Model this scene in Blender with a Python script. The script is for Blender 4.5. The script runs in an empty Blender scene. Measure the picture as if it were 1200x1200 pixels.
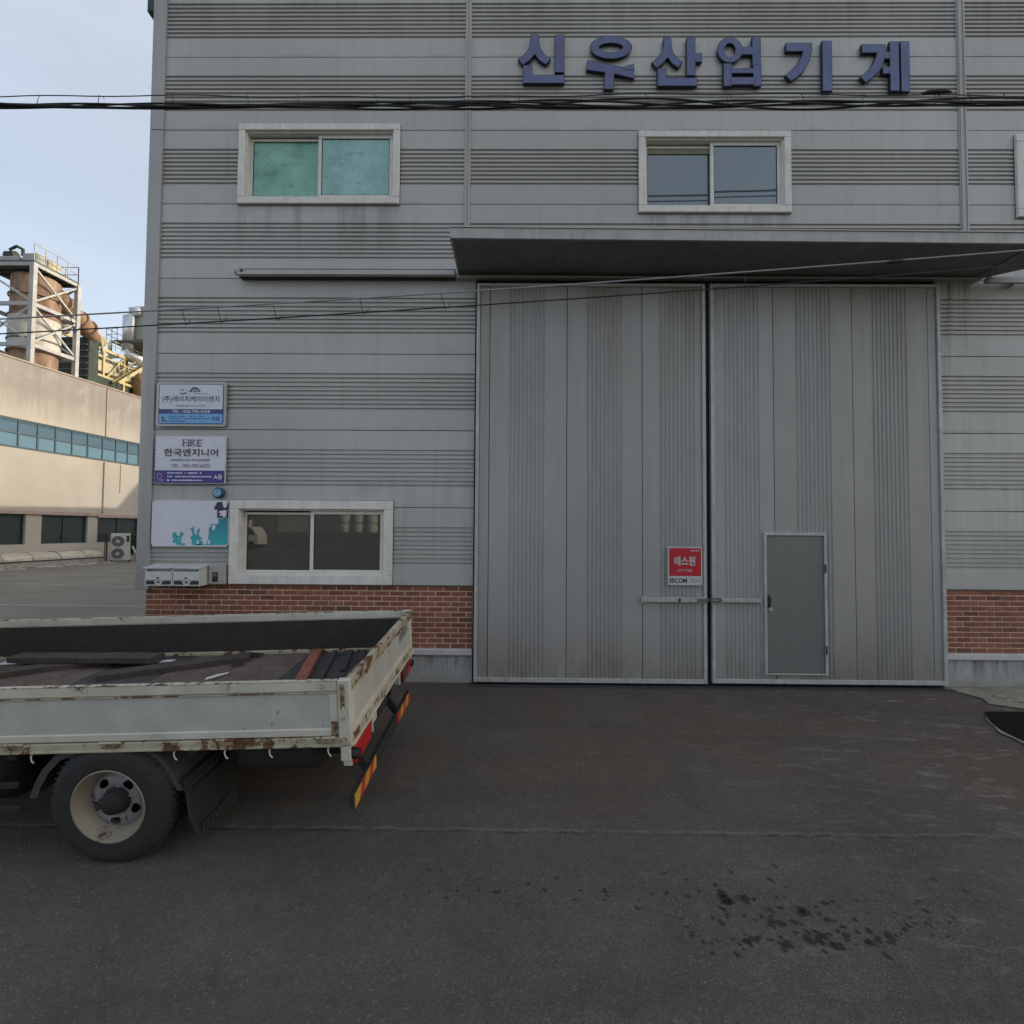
import bpy, math, random
from mathutils import Vector, Matrix

random.seed(7)
SC = bpy.context.scene
COL = SC.collection
R = math.radians

# ------------------------------------------------------------------ camera
CAM_H = 1.97
def make_camera():
    cd = bpy.data.cameras.new('camera')
    cd.sensor_fit = 'HORIZONTAL'
    cd.sensor_width = 36.0
    cd.lens = 18.0
    cd.clip_start = 0.05
    cd.clip_end = 2000
    co = bpy.data.objects.new('camera', cd)
    COL.objects.link(co)
    y, p, r = R(0.5), R(2.0), R(0.4)
    fwd = Vector((-math.sin(y) * math.cos(p), math.cos(y) * math.cos(p), math.sin(p)))
    right = Vector((math.cos(y), math.sin(y), 0))
    up = right.cross(fwd)
    r2 = right * math.cos(r) + up * math.sin(r)
    u2 = -right * math.sin(r) + up * math.cos(r)
    m = Matrix((r2, u2, -fwd)).transposed().to_4x4()
    m.translation = (0, 0, CAM_H)
    co.matrix_world = m
    SC.camera = co
make_camera()

# ------------------------------------------------------------------ sky, sun, exposure
SUN_DIR = Vector((1.0, 0.31, 0.345)).normalized()      # towards the sun: low, beyond the factory's right end
SUN_EL = math.asin(SUN_DIR.z)
SUN_AZ = math.atan2(SUN_DIR.x, SUN_DIR.y)
w = bpy.data.worlds.new('World'); SC.world = w; w.use_nodes = True
nt = w.node_tree
sky = nt.nodes.new('ShaderNodeTexSky'); sky.sky_type = 'NISHITA'
sky.sun_disc = False; sky.sun_elevation = SUN_EL; sky.sun_rotation = SUN_AZ
sky.air_density = 1.0; sky.dust_density = 3.2; sky.ozone_density = 1.3; sky.altitude = 50
bg = nt.nodes['Background']; bg.inputs['Strength'].default_value = 0.138
veil = nt.nodes.new('ShaderNodeMix'); veil.data_type = 'RGBA'; veil.blend_type = 'ADD'   # thin even high haze over the clear sky
veil.clamp_factor = False; veil.inputs[7].default_value = (2.50, 2.48, 2.44, 1)
wtc = nt.nodes.new('ShaderNodeTexCoord'); wmp = nt.nodes.new('ShaderNodeMapping'); wmp.inputs['Scale'].default_value = (1.2, 1.2, 3.5)
wno = nt.nodes.new('ShaderNodeTexNoise'); wno.inputs['Scale'].default_value = 1.6; wno.inputs['Detail'].default_value = 5
wrg = nt.nodes.new('ShaderNodeMapRange'); wrg.inputs['From Min'].default_value = .3; wrg.inputs['From Max'].default_value = .7
wrg.inputs['To Min'].default_value = .82; wrg.inputs['To Max'].default_value = 1.12
nt.links.new(wtc.outputs['Generated'], wmp.inputs[0]); nt.links.new(wmp.outputs[0], wno.inputs['Vector']); nt.links.new(wno.outputs['Fac'], wrg.inputs['Value'])
nt.links.new(wrg.outputs[0], veil.inputs[0])
nt.links.new(sky.outputs[0], veil.inputs[6]); nt.links.new(veil.outputs[2], bg.inputs['Color'])
sl = bpy.data.lights.new('sun', 'SUN'); sl.energy = 2.0; sl.angle = R(0.5); sl.color = (1.0, 0.90, 0.76)
so = bpy.data.objects.new('sun', sl); COL.objects.link(so)
so.rotation_euler = (-SUN_DIR).to_track_quat('-Z', 'Y').to_euler()
so.location = (40, 20, 40)
SC.view_settings.view_transform = 'Standard'
SC.view_settings.look = 'None'
SC.view_settings.exposure = 0.35
SC.view_settings.gamma = 1.0
SC.view_settings.use_curve_mapping = False

# ------------------------------------------------------------------ materials
class NT:
    def __init__(s, name):
        s.m = bpy.data.materials.new(name); s.m.use_nodes = True
        s.t = s.m.node_tree; s.b = s.t.nodes['Principled BSDF']
        s.tc = s.t.nodes.new('ShaderNodeTexCoord')
    def n(s, typ, **kw):
        x = s.t.nodes.new(typ)
        for k, v in kw.items():
            if k in x.inputs: x.inputs[k].default_value = v
            else: setattr(x, k, v)
        return x
    def l(s, a, b): s.t.links.new(a, b)
    def coords(s, scale=(1, 1, 1), loc=(0, 0, 0), rot=(0, 0, 0), src='Object'):
        mp = s.n('ShaderNodeMapping')
        mp.inputs['Scale'].default_value = scale; mp.inputs['Location'].default_value = loc; mp.inputs['Rotation'].default_value = rot
        s.l(s.tc.outputs[src], mp.inputs[0]); return mp.outputs[0]
    def noise(s, scale, detail=4, rough=.6, sc=(1, 1, 1), loc=(0, 0, 0), rot=(0, 0, 0)):
        x = s.n('ShaderNodeTexNoise'); x.inputs['Scale'].default_value = scale
        x.inputs['Detail'].default_value = detail; x.inputs['Roughness'].default_value = rough
        s.l(s.coords(sc, loc, rot), x.inputs['Vector']); return x.outputs['Fac']
    def ramp(s, f, a, b, va=0., vb=1.):
        x = s.n('ShaderNodeMapRange'); x.inputs['From Min'].default_value = a; x.inputs['From Max'].default_value = b
        x.inputs['To Min'].default_value = va; x.inputs['To Max'].default_value = vb
        s.l(f, x.inputs['Value']); return x.outputs[0]
    def math(s, op, a, b=None):
        x = s.n('ShaderNodeMath'); x.operation = op
        for i, v in enumerate((a, b)):
            if v is None: continue
            if isinstance(v, (int, float)): x.inputs[i].default_value = v
            else: s.l(v, x.inputs[i])
        return x.outputs[0]
    def mix(s, f, a, b, blend='MIX'):
        x = s.n('ShaderNodeMix'); x.data_type = 'RGBA'; x.blend_type = blend
        def put(sock, v):
            if isinstance(v, (int, float)): sock.default_value = v
            elif isinstance(v, tuple): sock.default_value = (*v, 1) if len(v) == 3 else v
            else: s.l(v, sock)
        put(x.inputs[0], f); put(x.inputs[6], a); put(x.inputs[7], b)
        return x.outputs[2]
    def sep(s, src='Object'):
        x = s.n('ShaderNodeSeparateXYZ'); s.l(s.tc.outputs[src], x.inputs[0]); return x.outputs
    def base(s, c):
        if isinstance(c, tuple): s.b.inputs['Base Color'].default_value = (*c, 1)
        else: s.l(c, s.b.inputs['Base Color'])
    def rough(s, r):
        if isinstance(r, (int, float)): s.b.inputs['Roughness'].default_value = r
        else: s.l(r, s.b.inputs['Roughness'])
    def metal(s, v): s.b.inputs['Metallic'].default_value = v
    def bump(s, h, strength=.3, dist=.01):
        x = s.n('ShaderNodeBump'); x.inputs['Strength'].default_value = strength; x.inputs['Distance'].default_value = dist
        s.l(h, x.inputs['Height']); s.l(x.outputs[0], s.b.inputs['Normal'])

def worn(name, col, rough=.6, var=.25, dirt=(.05, .045, .035), dirt_amt=.35, scale=6., metal=0., streak=False, bump=.15):
    """painted / plain surface with uneven tone, grime and fine relief"""
    t = NT(name)
    n1 = t.noise(scale, 5, .6)
    n2 = t.noise(scale * 4, 4, .7, sc=(1, 1, .12) if streak else (1, 1, 1), loc=(3, 1, 7))
    a = t.mix(t.ramp(n1, .3, .7), tuple(c * (1 - var) for c in col), tuple(min(1, c * (1 + var * .5)) for c in col))
    b = t.mix(t.ramp(n2, .52, .78, 0, dirt_amt), a, dirt)
    t.base(b); t.rough(t.ramp(n2, .3, .7, rough * .85, min(1, rough * 1.15))); t.metal(metal)
    if bump: t.bump(t.noise(scale * 12, 3), bump, .004)
    return t.m

def rusty(name, col, thr=.58, rust=(.16, .07, .03), rough=.5, scale=7.):
    t = NT(name)
    n1 = t.noise(scale, 8, .72)
    n2 = t.noise(scale * .35, 3, .5, loc=(5, 2, 1))
    s = t.math('ADD', n1, t.math('MULTIPLY', t.math('SUBTRACT', n2, .5), .45))
    mk = t.ramp(s, thr, thr + .045)
    halo = t.ramp(s, thr - .09, thr + .02, 0, .55)
    grime = t.mix(t.ramp(t.noise(3.5, 5, .6), .35, .7), tuple(c * .78 for c in col), col)
    a = t.mix(halo, grime, tuple(.55 * c + .45 * r for c, r in zip(col, rust)))
    rc = t.mix(t.ramp(t.noise(40, 3), .3, .7), rust, tuple(r * .25 for r in rust))
    t.base(t.mix(mk, a, rc)); t.rough(t.ramp(mk, 0, 1, rough, .9))
    t.bump(s, .25, .004)
    return t.m

def flat(name, col, rough=.6, metal=0., spec=.5):
    t = NT(name)
    n = t.noise(9, 3)
    t.base(t.mix(t.ramp(n, .3, .7), tuple(c * .88 for c in col), tuple(min(1, c * 1.08) for c in col)))
    t.rough(rough); t.metal(metal); t.b.inputs['Specular IOR Level'].default_value = spec
    return t.m

def mat_cladding(name, col, micro=True, vert=False, dirt_low=0., drips=False):
    t = NT(name)
    big = t.noise(.55, 3, .5); oi = t.n('ShaderNodeObjectInfo')
    st = t.noise(2.2, 5, .65, sc=(6, 6, .25))
    fine = t.noise(26, 4, .6, sc=(1, 1, .5), loc=(2, 0, 5))
    a = t.mix(t.ramp(big, .3, .7), tuple(c * .90 for c in col), tuple(c * 1.06 for c in col))
    a = t.mix(t.ramp(st, .50, .80, 0, .30), a, tuple(c * .62 for c in (col[0] * 1.02, col[1], col[2] * .93)))
    a = t.mix(t.ramp(fine, .60, .80, 0, .18), a, tuple(min(1, c * 1.25) for c in col))
    pit = t.ramp(t.noise(9, 6, .75, loc=(9, 4, 2)), .70, .76, 0, .55)
    a = t.mix(pit, a, (.10, .085, .07))
    a = t.mix(1., a, t.mix(oi.outputs['Random'], (.90, .89, .87), (1., 1., 1.)), 'MULTIPLY')
    if drips:
        xyz = t.sep(); dn = t.ramp(t.noise(5.5, 5, .7, sc=(1, 1, .05), loc=(1, 0, 2)), .47, .60)
        tot = None
        for (xa, xb, zt, ln, k_) in ((-3.8, -1.5, 6.29, .75, .42), (1.5, 3.7, 6.18, .6, .42), (6.5, 8.7, 6.1, .7, .42), (-4.8, 30., 9.6, 1.1, .35), (-4.8, 30., 2.6, 1.5, .16), (5.4, 6.15, 5.3, 2.2, .9)):
            m_ = t.math('MULTIPLY', t.ramp(xyz[0], xa, xa + .06), t.ramp(xyz[0], xb, xb - .25))
            m_ = t.math('MULTIPLY', m_, t.math('MULTIPLY', t.ramp(xyz[2], zt - ln, zt, 0, 1), t.ramp(xyz[2], zt + .02, zt, 0, k_)))
            tot = m_ if tot is None else t.math('MAXIMUM', tot, m_)
        a = t.mix(t.math('MULTIPLY', tot, dn), a, (.13, .115, .095))
        seamz = t.n('ShaderNodeMath'); seamz.operation = 'FRACT'
        t.l(t.math('DIVIDE', t.math('SUBTRACT', xyz[2], 1.24), 1.012), seamz.inputs[0])
        sg = t.math('MULTIPLY', t.ramp(seamz.outputs[0], .06, .0, 0, .5), t.ramp(t.noise(1.7, 5, .7, loc=(0, 0, 9)), .45, .7))
        a = t.mix(sg, a, (.16, .145, .125))
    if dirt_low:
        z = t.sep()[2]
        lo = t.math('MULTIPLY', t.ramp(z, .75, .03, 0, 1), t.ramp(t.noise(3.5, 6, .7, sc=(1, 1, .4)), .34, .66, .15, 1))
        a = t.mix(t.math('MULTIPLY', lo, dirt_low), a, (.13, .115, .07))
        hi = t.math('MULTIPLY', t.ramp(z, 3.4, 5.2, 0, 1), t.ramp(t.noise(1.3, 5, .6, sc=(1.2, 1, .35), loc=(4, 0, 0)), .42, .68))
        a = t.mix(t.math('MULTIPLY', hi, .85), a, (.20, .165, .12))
    t.base(a); t.rough(t.ramp(st, .3, .7, .34, .52)); t.metal(.15)
    if micro:
        wv = t.n('ShaderNodeTexWave'); wv.wave_type = 'BANDS'; wv.bands_direction = 'X' if vert else 'Z'
        wv.inputs['Scale'].default_value = 18.; wv.inputs['Distortion'].default_value = .15
        t.l(t.tc.outputs['Object'], wv.inputs['Vector'])
        nn = t.math('ADD', t.math('MULTIPLY', wv.outputs['Fac'], .35), t.math('MULTIPLY', t.noise(1.6, 3, .5, sc=(1, 1, .6)), 7.))
        t.bump(nn, .35, .006)
    return t.m

def mat_brick():
    t = NT('brick_clay')
    oi = t.n('ShaderNodeObjectInfo')
    cr = t.n('ShaderNodeValToRGB'); t.l(oi.outputs['Random'], cr.inputs[0])
    e = cr.color_ramp.elements
    e[0].position = 0; e[0].color = (.25, .088, .058, 1)
    e[1].position = 1; e[1].color = (.37, .145, .085, 1)
    for p, c in ((.12, (.13, .06, .045, 1)), (.2, (.25, .088, .05, 1)), (.5, (.30, .11, .062, 1)), (.8, (.19, .07, .045, 1))):
        x = cr.color_ramp.elements.new(p); x.color = c
    n = t.noise(28, 6, .7)
    a = t.mix(t.ramp(n, .35, .75, 0, .55), cr.outputs[0], (.08, .042, .032))
    t.base(t.mix(t.ramp(t.noise(7, 4), .55, .8, 0, .3), a, (.34, .25, .19))); t.rough(.88)
    t.bump(n, .5, .004)
    return t.m

def mat_plinth():
    t = NT('plinth_concrete')
    z = t.sep()[2]
    a = t.mix(t.ramp(t.noise(4, 6, .65), .3, .7), (.27, .265, .25), (.39, .38, .36))
    drip = t.math('MULTIPLY', t.ramp(t.noise(12, 4, .7, sc=(1, 1, .05)), .50, .60), t.ramp(z, .04, .36, 0, 1))
    a = t.mix(t.math('MULTIPLY', drip, .8), a, (.05, .05, .045))
    green = t.math('MULTIPLY', t.ramp(z, .15, -.02, 0, 1), t.ramp(t.noise(5, 5), .35, .6))
    a = t.mix(t.math('MULTIPLY', green, .7), a, (.20, .19, .11))
    t.base(a); t.rough(.9); t.bump(t.noise(40, 5, .7), .4, .006)
    return t.m

def mat_asphalt():
    t = NT('asphalt')
    xyz = t.sep(); x, y = xyz[0], xyz[1]
    a = t.mix(t.ramp(t.noise(.9, 8, .68), .34, .66), (.066, .059, .048), (.110, .099, .081))
    # brownish tint of iron dust on the apron before the door
    ap = t.math('MULTIPLY', t.ramp(y, 3.7, 4.3), t.ramp(t.noise(.9, 4, .55, loc=(2, 3, 0)), .36, .62))
    a = t.mix(t.math('MULTIPLY', ap, .9), a, (.112, .070, .050))
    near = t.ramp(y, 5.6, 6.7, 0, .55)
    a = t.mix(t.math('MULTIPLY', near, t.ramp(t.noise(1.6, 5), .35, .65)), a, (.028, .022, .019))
    # pale scuffs towards the right, drawn out along the wheel tracks
    sc = t.noise(3.0, 8, .72, sc=(1.0, 3.4, 1), rot=(0, 0, R(24)))
    scm = t.math('MULTIPLY', t.ramp(sc, .54, .66), t.ramp(x, .8, 4.2, .05, 1))
    a = t.mix(t.math('MULTIPLY', scm, .9), a, (.24, .22, .185))
    sc2 = t.noise(1.4, 6, .7, sc=(1, 2, 1), loc=(7, 1, 0), rot=(0, 0, R(-8)))
    a = t.mix(t.ramp(sc2, .55, .75, 0, .3), a, (.10, .094, .082))
    # aggregate
    ag = t.n('ShaderNodeTexVoronoi'); ag.inputs['Scale'].default_value = 95
    t.l(t.coords(), ag.inputs['Vector'])
    vc = t.n('ShaderNodeSeparateColor'); t.l(ag.outputs['Color'], vc.inputs[0])
    a = t.mix(t.ramp(vc.outputs[0], .0, 1, .0, .42), a, (.028, .028, .027))
    lt = t.math('MULTIPLY', t.ramp(vc.outputs[1], .90, .96), t.math('MULTIPLY', t.ramp(ag.outputs['Distance'], .36, .22), t.ramp(t.noise(2.2, 4, .7, loc=(8, 2, 0)), .42, .62, .1, 1)))
    a = t.mix(t.math('MULTIPLY', lt, .9), a, (.42, .40, .36))
    fn = t.noise(150, 3, .8)
    a = t.mix(t.ramp(fn, .5, .75, 0, .5), a, (.12, .112, .098))
    sp = t.noise(48, 3, .85, loc=(2, 2, 0))
    a = t.mix(t.ramp(sp, .57, .70, 0, .8), a, (.19, .175, .15))
    a = t.mix(t.ramp(sp, .42, .30, 0, .55), a, (.025, .023, .021))
    # hairline cracks, a repaired square and the polish of tyre tracks
    cv = t.n('ShaderNodeTexVoronoi'); cv.feature = 'DISTANCE_TO_EDGE'; cv.inputs['Scale'].default_value = .8
    cm = t.n('ShaderNodeMix'); cm.data_type = 'RGBA'; cm.blend_type = 'LINEAR_LIGHT'; cm.inputs[0].default_value = .10
    cn = t.n('ShaderNodeTexNoise'); cn.inputs['Scale'].default_value = 2.5; cn.inputs['Detail'].default_value = 8; cn.inputs['Roughness'].default_value = .7
    t.l(t.coords(), cn.inputs['Vector']); t.l(t.coords(), cm.inputs[6]); t.l(cn.outputs['Color'], cm.inputs[7]); t.l(cm.outputs[2], cv.inputs['Vector'])
    crk = t.math('MULTIPLY', t.ramp(cv.outputs['Distance'], .003, .0005), t.ramp(t.noise(.6, 3, .5, loc=(5, 9, 0)), .62, .70))
    a = t.mix(t.math('MULTIPLY', crk, .45), a, (.016, .015, .014))
    tw = t.noise(.8, 4, .6, sc=(.25, 3.0, 1), loc=(0, 4, 0), rot=(0, 0, R(4)))
    a = t.mix(t.ramp(tw, .52, .66, 0, .32), a, (.042, .040, .036))
    gm = t.noise(9, 7, .75, loc=(3, 9, 0))
    a = t.mix(t.ramp(gm, .56, .70, 0, .40), a, (.145, .135, .115))
    a = t.mix(t.ramp(gm, .44, .32, 0, .45), a, (.032, .030, .027))
    # seam between the road and the apron
    wob = t.math('MULTIPLY', t.math('SUBTRACT', t.noise(1.6, 7, .75), .5), .14)
    ds = t.math('ABSOLUTE', t.math('SUBTRACT', t.math('ADD', y, wob), 3.80))
    seam = t.math('MULTIPLY', t.ramp(ds, .022, .004), t.ramp(t.noise(6, 6, .7), .35, .6, .1, 1))
    a = t.mix(t.math('MULTIPLY', seam, .75), a, (.16, .14, .11))
    dk = t.ramp(t.math('ABSOLUTE', t.math('SUBTRACT', t.math('ADD', y, wob), 3.775)), .02, .003, 0, .7)
    a = t.mix(t.math('MULTIPLY', dk, t.ramp(t.noise(4, 5, .7, loc=(1, 1, 1)), .45, .6)), a, (.012, .011, .010))
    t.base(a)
    t.rough(t.ramp(fn, .3, .7, .80, .95))
    h = t.math('ADD', t.math('MULTIPLY', ag.outputs['Distance'], -.8), t.math('ADD', t.math('MULTIPLY', fn, .6), t.math('MULTIPLY', dk, -1.)))
    t.bump(t.math('SUBTRACT', h, t.math('MULTIPLY', crk, .5)), .8, .010)
    return t.m

def mat_yard():
    t = NT('yard_concrete')
    a = t.mix(t.ramp(t.noise(.35, 6, .6), .3, .7), (.15, .135, .105), (.22, .20, .16))
    sc = t.noise(.8, 7, .7, sc=(1, 3.5, 1), rot=(0, 0, R(-10)))
    a = t.mix(t.ramp(sc, .55, .72, 0, .6), a, (.30, .28, .24))
    a = t.mix(t.ramp(t.noise(2.2, 6, .7, sc=(1, 2, 1), loc=(4, 0, 0)), .55, .75, 0, .55), a, (.085, .08, .07))
    t.base(a); t.rough(.9); t.bump(t.noise(60, 4), .3, .005)
    return t.m

def mat_cream():
    t = NT('cream_wall')
    a = t.mix(t.ramp(t.noise(.5, 5, .6), .3, .7), (.40, .36, .295), (.475, .43, .36))
    z = t.sep()[2]
    st = t.math('MULTIPLY', t.ramp(t.noise(2.6, 6, .75, sc=(1, 1, .05)), .44, .60), t.ramp(z, 7.0, 9.2, 0, 1))
    a = t.mix(t.math('MULTIPLY', st, .8), a, (.24, .215, .19))
    gz = t.math('MULTIPLY', t.ramp(z, 7.3, 8.8, 0, .8), t.ramp(t.noise(1.1, 5, .6), .15, .5))
    a = t.mix(gz, a, (.235, .218, .195))
    st2 = t.ramp(t.noise(1.4, 5, .7, sc=(1, 1, .08), loc=(3, 3, 1)), .62, .74, 0, .35)
    a = t.mix(st2, a, (.36, .31, .26))
    t.base(a); t.rough(.85)
    return t.m

def mat_glass(name, body=(.008, .010, .011), tint=(.9, .95, 1.), refl=.30, rough=.02, wob=.0, film=None):
    """window glass: mirror coat over a dark or filmed back"""
    t = NT(name)
    if film:
        n = t.noise(2.6, 6, .65, loc=film[2]); n2 = t.noise(5.5, 6, .7, sc=(.8, 1, 1.7), loc=film[2])
        z = t.sep()[2]
        c = t.mix(t.ramp(n, .32, .68), film[0], film[1])
        c = t.mix(t.ramp(n2, .57, .66, 0, .7), c, tuple(v * .5 for v in film[0]))
        c = t.mix(t.ramp(n2, .42, .34, 0, .6), c, (.26, .42, .37))
        t.base(c)
    else: t.base(body)
    t.rough(.6)
    g = t.n('ShaderNodeBsdfGlossy'); g.inputs['Color'].default_value = (*tint, 1); g.inputs['Roughness'].default_value = rough
    fr = t.n('ShaderNodeFresnel'); fr.inputs['IOR'].default_value = 1.5
    f = t.math('MINIMUM', t.math('ADD', fr.outputs[0], refl - .04), .95)
    if wob:
        bp = t.n('ShaderNodeBump'); bp.inputs['Strength'].default_value = wob; bp.inputs['Distance'].default_value = .01
        t.l(t.noise(1.3, 2), bp.inputs['Height']); t.l(bp.outputs[0], g.inputs['Normal'])
    mx = t.n('ShaderNodeMixShader'); t.l(f, mx.inputs[0]); t.l(t.b.outputs[0], mx.inputs[1]); t.l(g.outputs[0], mx.inputs[2])
    t.l(mx.outputs[0], t.t.nodes['Material Output'].inputs[0])
    return t.m

def mat_rust_tank():
    t = NT('rusted_steel')
    a = t.mix(t.ramp(t.noise(1.2, 7, .7, sc=(1, 1, .25)), .35, .65), (.15, .085, .055), (.38, .27, .19))
    a = t.mix(t.ramp(t.noise(2.6, 6, .7, sc=(1, 1, .2), loc=(3, 3, 3)), .5, .7, 0, .8), a, (.12, .06, .035))
    t.base(a); t.rough(.85); return t.m

def mat_fade(name, c0, c1, z0, z1):
    t = NT(name); z = t.sep()[2]
    t.base(t.mix(t.ramp(z, z0, z1), c0, c1)); t.rough(.5); return t.m

M = {}
M['clad'] = mat_cladding('grey_cladding', (.425, .414, .39), drips=True)
M['clad_plain'] = mat_cladding('grey_flashing', (.43, .41, .39), micro=False)
M['trim'] = mat_cladding('grey_corner_trim', (.36, .352, .345), micro=False)
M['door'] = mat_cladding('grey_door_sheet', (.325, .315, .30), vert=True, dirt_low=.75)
M['door_edge'] = worn('door_edge_metal', (.42, .42, .40), .5, .2, (.12, .10, .07), .5, 8, .2, True)
M['wicket'] = mat_cladding('grey_small_door', (.165, .162, .155), micro=False)
M['latch'] = worn('latch_metal', (.40, .40, .38), .5, .2, (.1, .08, .06), .5, 14, .3)
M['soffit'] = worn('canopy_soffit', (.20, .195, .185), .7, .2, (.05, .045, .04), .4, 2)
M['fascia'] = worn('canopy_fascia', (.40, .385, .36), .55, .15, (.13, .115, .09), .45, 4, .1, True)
M['upvc'] = worn('white_window_plastic', (.66, .625, .57), .45, .12, (.25, .21, .16), .4, 7, 0, True)
M['gasket_shade'] = flat('dark_gasket_shade', (.03, .03, .03), .7)  # also colours the dark strips that stand in for shade
M['glass_sky'] = mat_glass('tinted_glass', (.02, .024, .026), (.84, .97, 1.), .16, .02, .05)
M['glass_low'] = mat_glass('dark_glass', (.016, .017, .013), (.95, .93, .84), .11, .015, .04)
M['glass_film_a'] = mat_glass('filmed_glass_a', tint=(.8, 1, .95), refl=.06, rough=.12, film=((.075, .24, .17), (.22, .45, .34), (2, 1, 4)))
M['glass_film_b'] = mat_glass('filmed_glass_b', tint=(.8, 1, 1.), refl=.09, rough=.1, film=((.11, .27, .23), (.30, .48, .44), (7, 3, 1)))
M['brick'] = mat_brick()
M['mortar'] = worn('mortar', (.66, .45, .31), .95, .15, (.3, .2, .14), .4, 12)
def mat_oil():
    t = NT('soaked_oil')
    t.base(t.mix(t.ramp(t.noise(45, 5, .7), .35, .65), (.012, .011, .010), (.030, .028, .025))); t.rough(.75)
    t.bump(t.noise(150, 3, .8), .6, .006)
    mx = t.n('ShaderNodeMixShader'); tr_ = t.n('ShaderNodeBsdfTransparent')
    t.l(t.ramp(t.noise(60, 5, .75, loc=(1, 5, 2)), .34, .50, .25, .95), mx.inputs[0]); t.l(tr_.outputs[0], mx.inputs[1]); t.l(t.b.outputs[0], mx.inputs[2])
    t.l(mx.outputs[0], t.t.nodes['Material Output'].inputs[0])
    return t.m
M['oil'] = mat_oil()
M['plinth'] = mat_plinth()
M['cap'] = worn('plinth_cap', (.50, .47, .45), .8, .15, (.2, .17, .15), .4, 6)
M['asphalt'] = mat_asphalt()
M['yard'] = mat_yard()
M['fresh'] = flat('fresh_asphalt', (.006, .006, .007), .95, spec=.15)
M['dirt'] = worn('dirty_concrete', (.26, .23, .18), .95, .3, (.10, .085, .06), .7, 3, bump=.5)
M['pale'] = worn('pale_dust', (.26, .25, .23), .95, .3, (.05, .05, .045), .95, 9)
M['paint_line'] = worn('worn_white_line', (.45, .44, .42), .9, .2, (.14, .13, .12), .95, 2.5)
M['letter_face'] = worn('blue_letter_face', (.105, .125, .26), .5, .25, (.12, .09, .14), .5, 5, streak=True)
M['letter_side'] = flat('navy_letter_edge', (.008, .010, .030), .5)
M['sign_white'] = worn('sign_white', (.60, .60, .66), .4, .06, (.4, .4, .42), .2, 5)
M['sign_navy'] = flat('sign_navy', (.035, .055, .20), .4)
M['sign_sky'] = flat('sign_light_blue', (.16, .38, .66), .4)
M['sign_purple'] = flat('sign_purple', (.045, .028, .20), .4)
M['ink'] = flat('ink_black', (.03, .03, .035), .5)
M['ink_grey'] = flat('ink_grey', (.13, .13, .16), .5)
M['ink_blue'] = flat('ink_blue', (.03, .10, .30), .5)
M['ink_white'] = flat('ink_white', (.62, .62, .72), .5)
M['ink_pink'] = flat('ink_pink', (.45, .22, .42), .5)
M['badge'] = flat('badge_blue', (.014, .055, .14), .3)
M['badge_light'] = flat('badge_light', (.25, .50, .66), .4)
M['teal'] = mat_fade('teal_film', (.03, .36, .40), (.02, .10, .22), 1.75, 2.25)
M['film_dark'] = flat('dark_film', (.015, .02, .05), .4)
M['red'] = flat('sign_red', (.42, .012, .022), .35)
M['sign_alu'] = worn('sign_pale_grey', (.45, .46, .46), .45, .1, (.3, .3, .3), .2, 6)
M['mailbox'] = worn('mailbox_white', (.55, .56, .55), .4, .1, (.25, .24, .22), .3, 10)
M['black'] = flat('black_plastic', (.012, .012, .012), .5)
M['cable'] = flat('cable_black', (.010, .010, .011), .7)
M['cable_grey'] = flat('cable_grey', (.24, .24, .25), .6)
# truck
M['t_white'] = rusty('truck_white_paint', (.56, .53, .44), .635, scale=6.)
M['t_panel'] = rusty('truck_panel_paint', (.47, .465, .42), .665, rough=.42, scale=14.)
M['t_rust'] = rusty('truck_rusty_paint', (.44, .40, .29), .525, scale=9.)
M['rust_heavy'] = rusty('heavy_rust_paint', (.30, .24, .15), .47, scale=12.)
M['t_edge'] = rusty('chipped_edge_paint', (.50, .47, .37), .53, (.10, .06, .035), scale=16.)
M['t_black'] = worn('chassis_black', (.016, .015, .015), .8, .3, (.035, .028, .022), .5, 9)
M['t_liner'] = worn('bed_liner', (.030, .026, .023), .8, .3, (.05, .04, .035), .35, 5)
M['t_floor'] = worn('bed_floor_brown', (.120, .090, .070), .8, .35, (.022, .018, .016), .7, 5)
M['t_floor2'] = worn('bed_floor_grey', (.045, .044, .043), .75, .35, (.02, .018, .016), .6, 5)
M['rubber'] = worn('rubber', (.020, .0195, .0185), .85, .3, (.045, .042, .036), .35, 10)
M['fender'] = worn('fender_grey', (.055, .055, .058), .7, .2, (.02, .02, .02), .4, 8)
M['rim'] = rusty('rim_cream', (.25, .21, .15), .60, (.12, .07, .045), .55, 9.)
M['disc'] = rusty('wheel_disc', (.24, .225, .22), .6, (.10, .055, .04), .6, 10.)
M['wood_dark'] = worn('weathered_wood', (.065, .050, .041), .85, .4, (.015, .013, .012), .6, 12)
M['wood_red'] = worn('red_painted_wood', (.27, .085, .055), .8, .3, (.10, .06, .05), .8, 14)
M['lamp_red'] = flat('lamp_red', (.42, .012, .015), .25)
M['lamp_dark'] = flat('lamp_dark_red', (.10, .01, .012), .3)
M['st_yellow'] = flat('tape_yellow', (.50, .30, .03), .45)
M['st_red'] = flat('tape_red', (.40, .035, .02), .45)
M['scrap'] = flat('white_scrap', (.55, .55, .53), .8)
M['text_dim'] = flat('raised_text_grey', (.045, .044, .042), .7)
M['cab'] = worn('cab_white', (.55, .55, .53), .3, .05, (.3, .28, .25), .2, 4)
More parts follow.
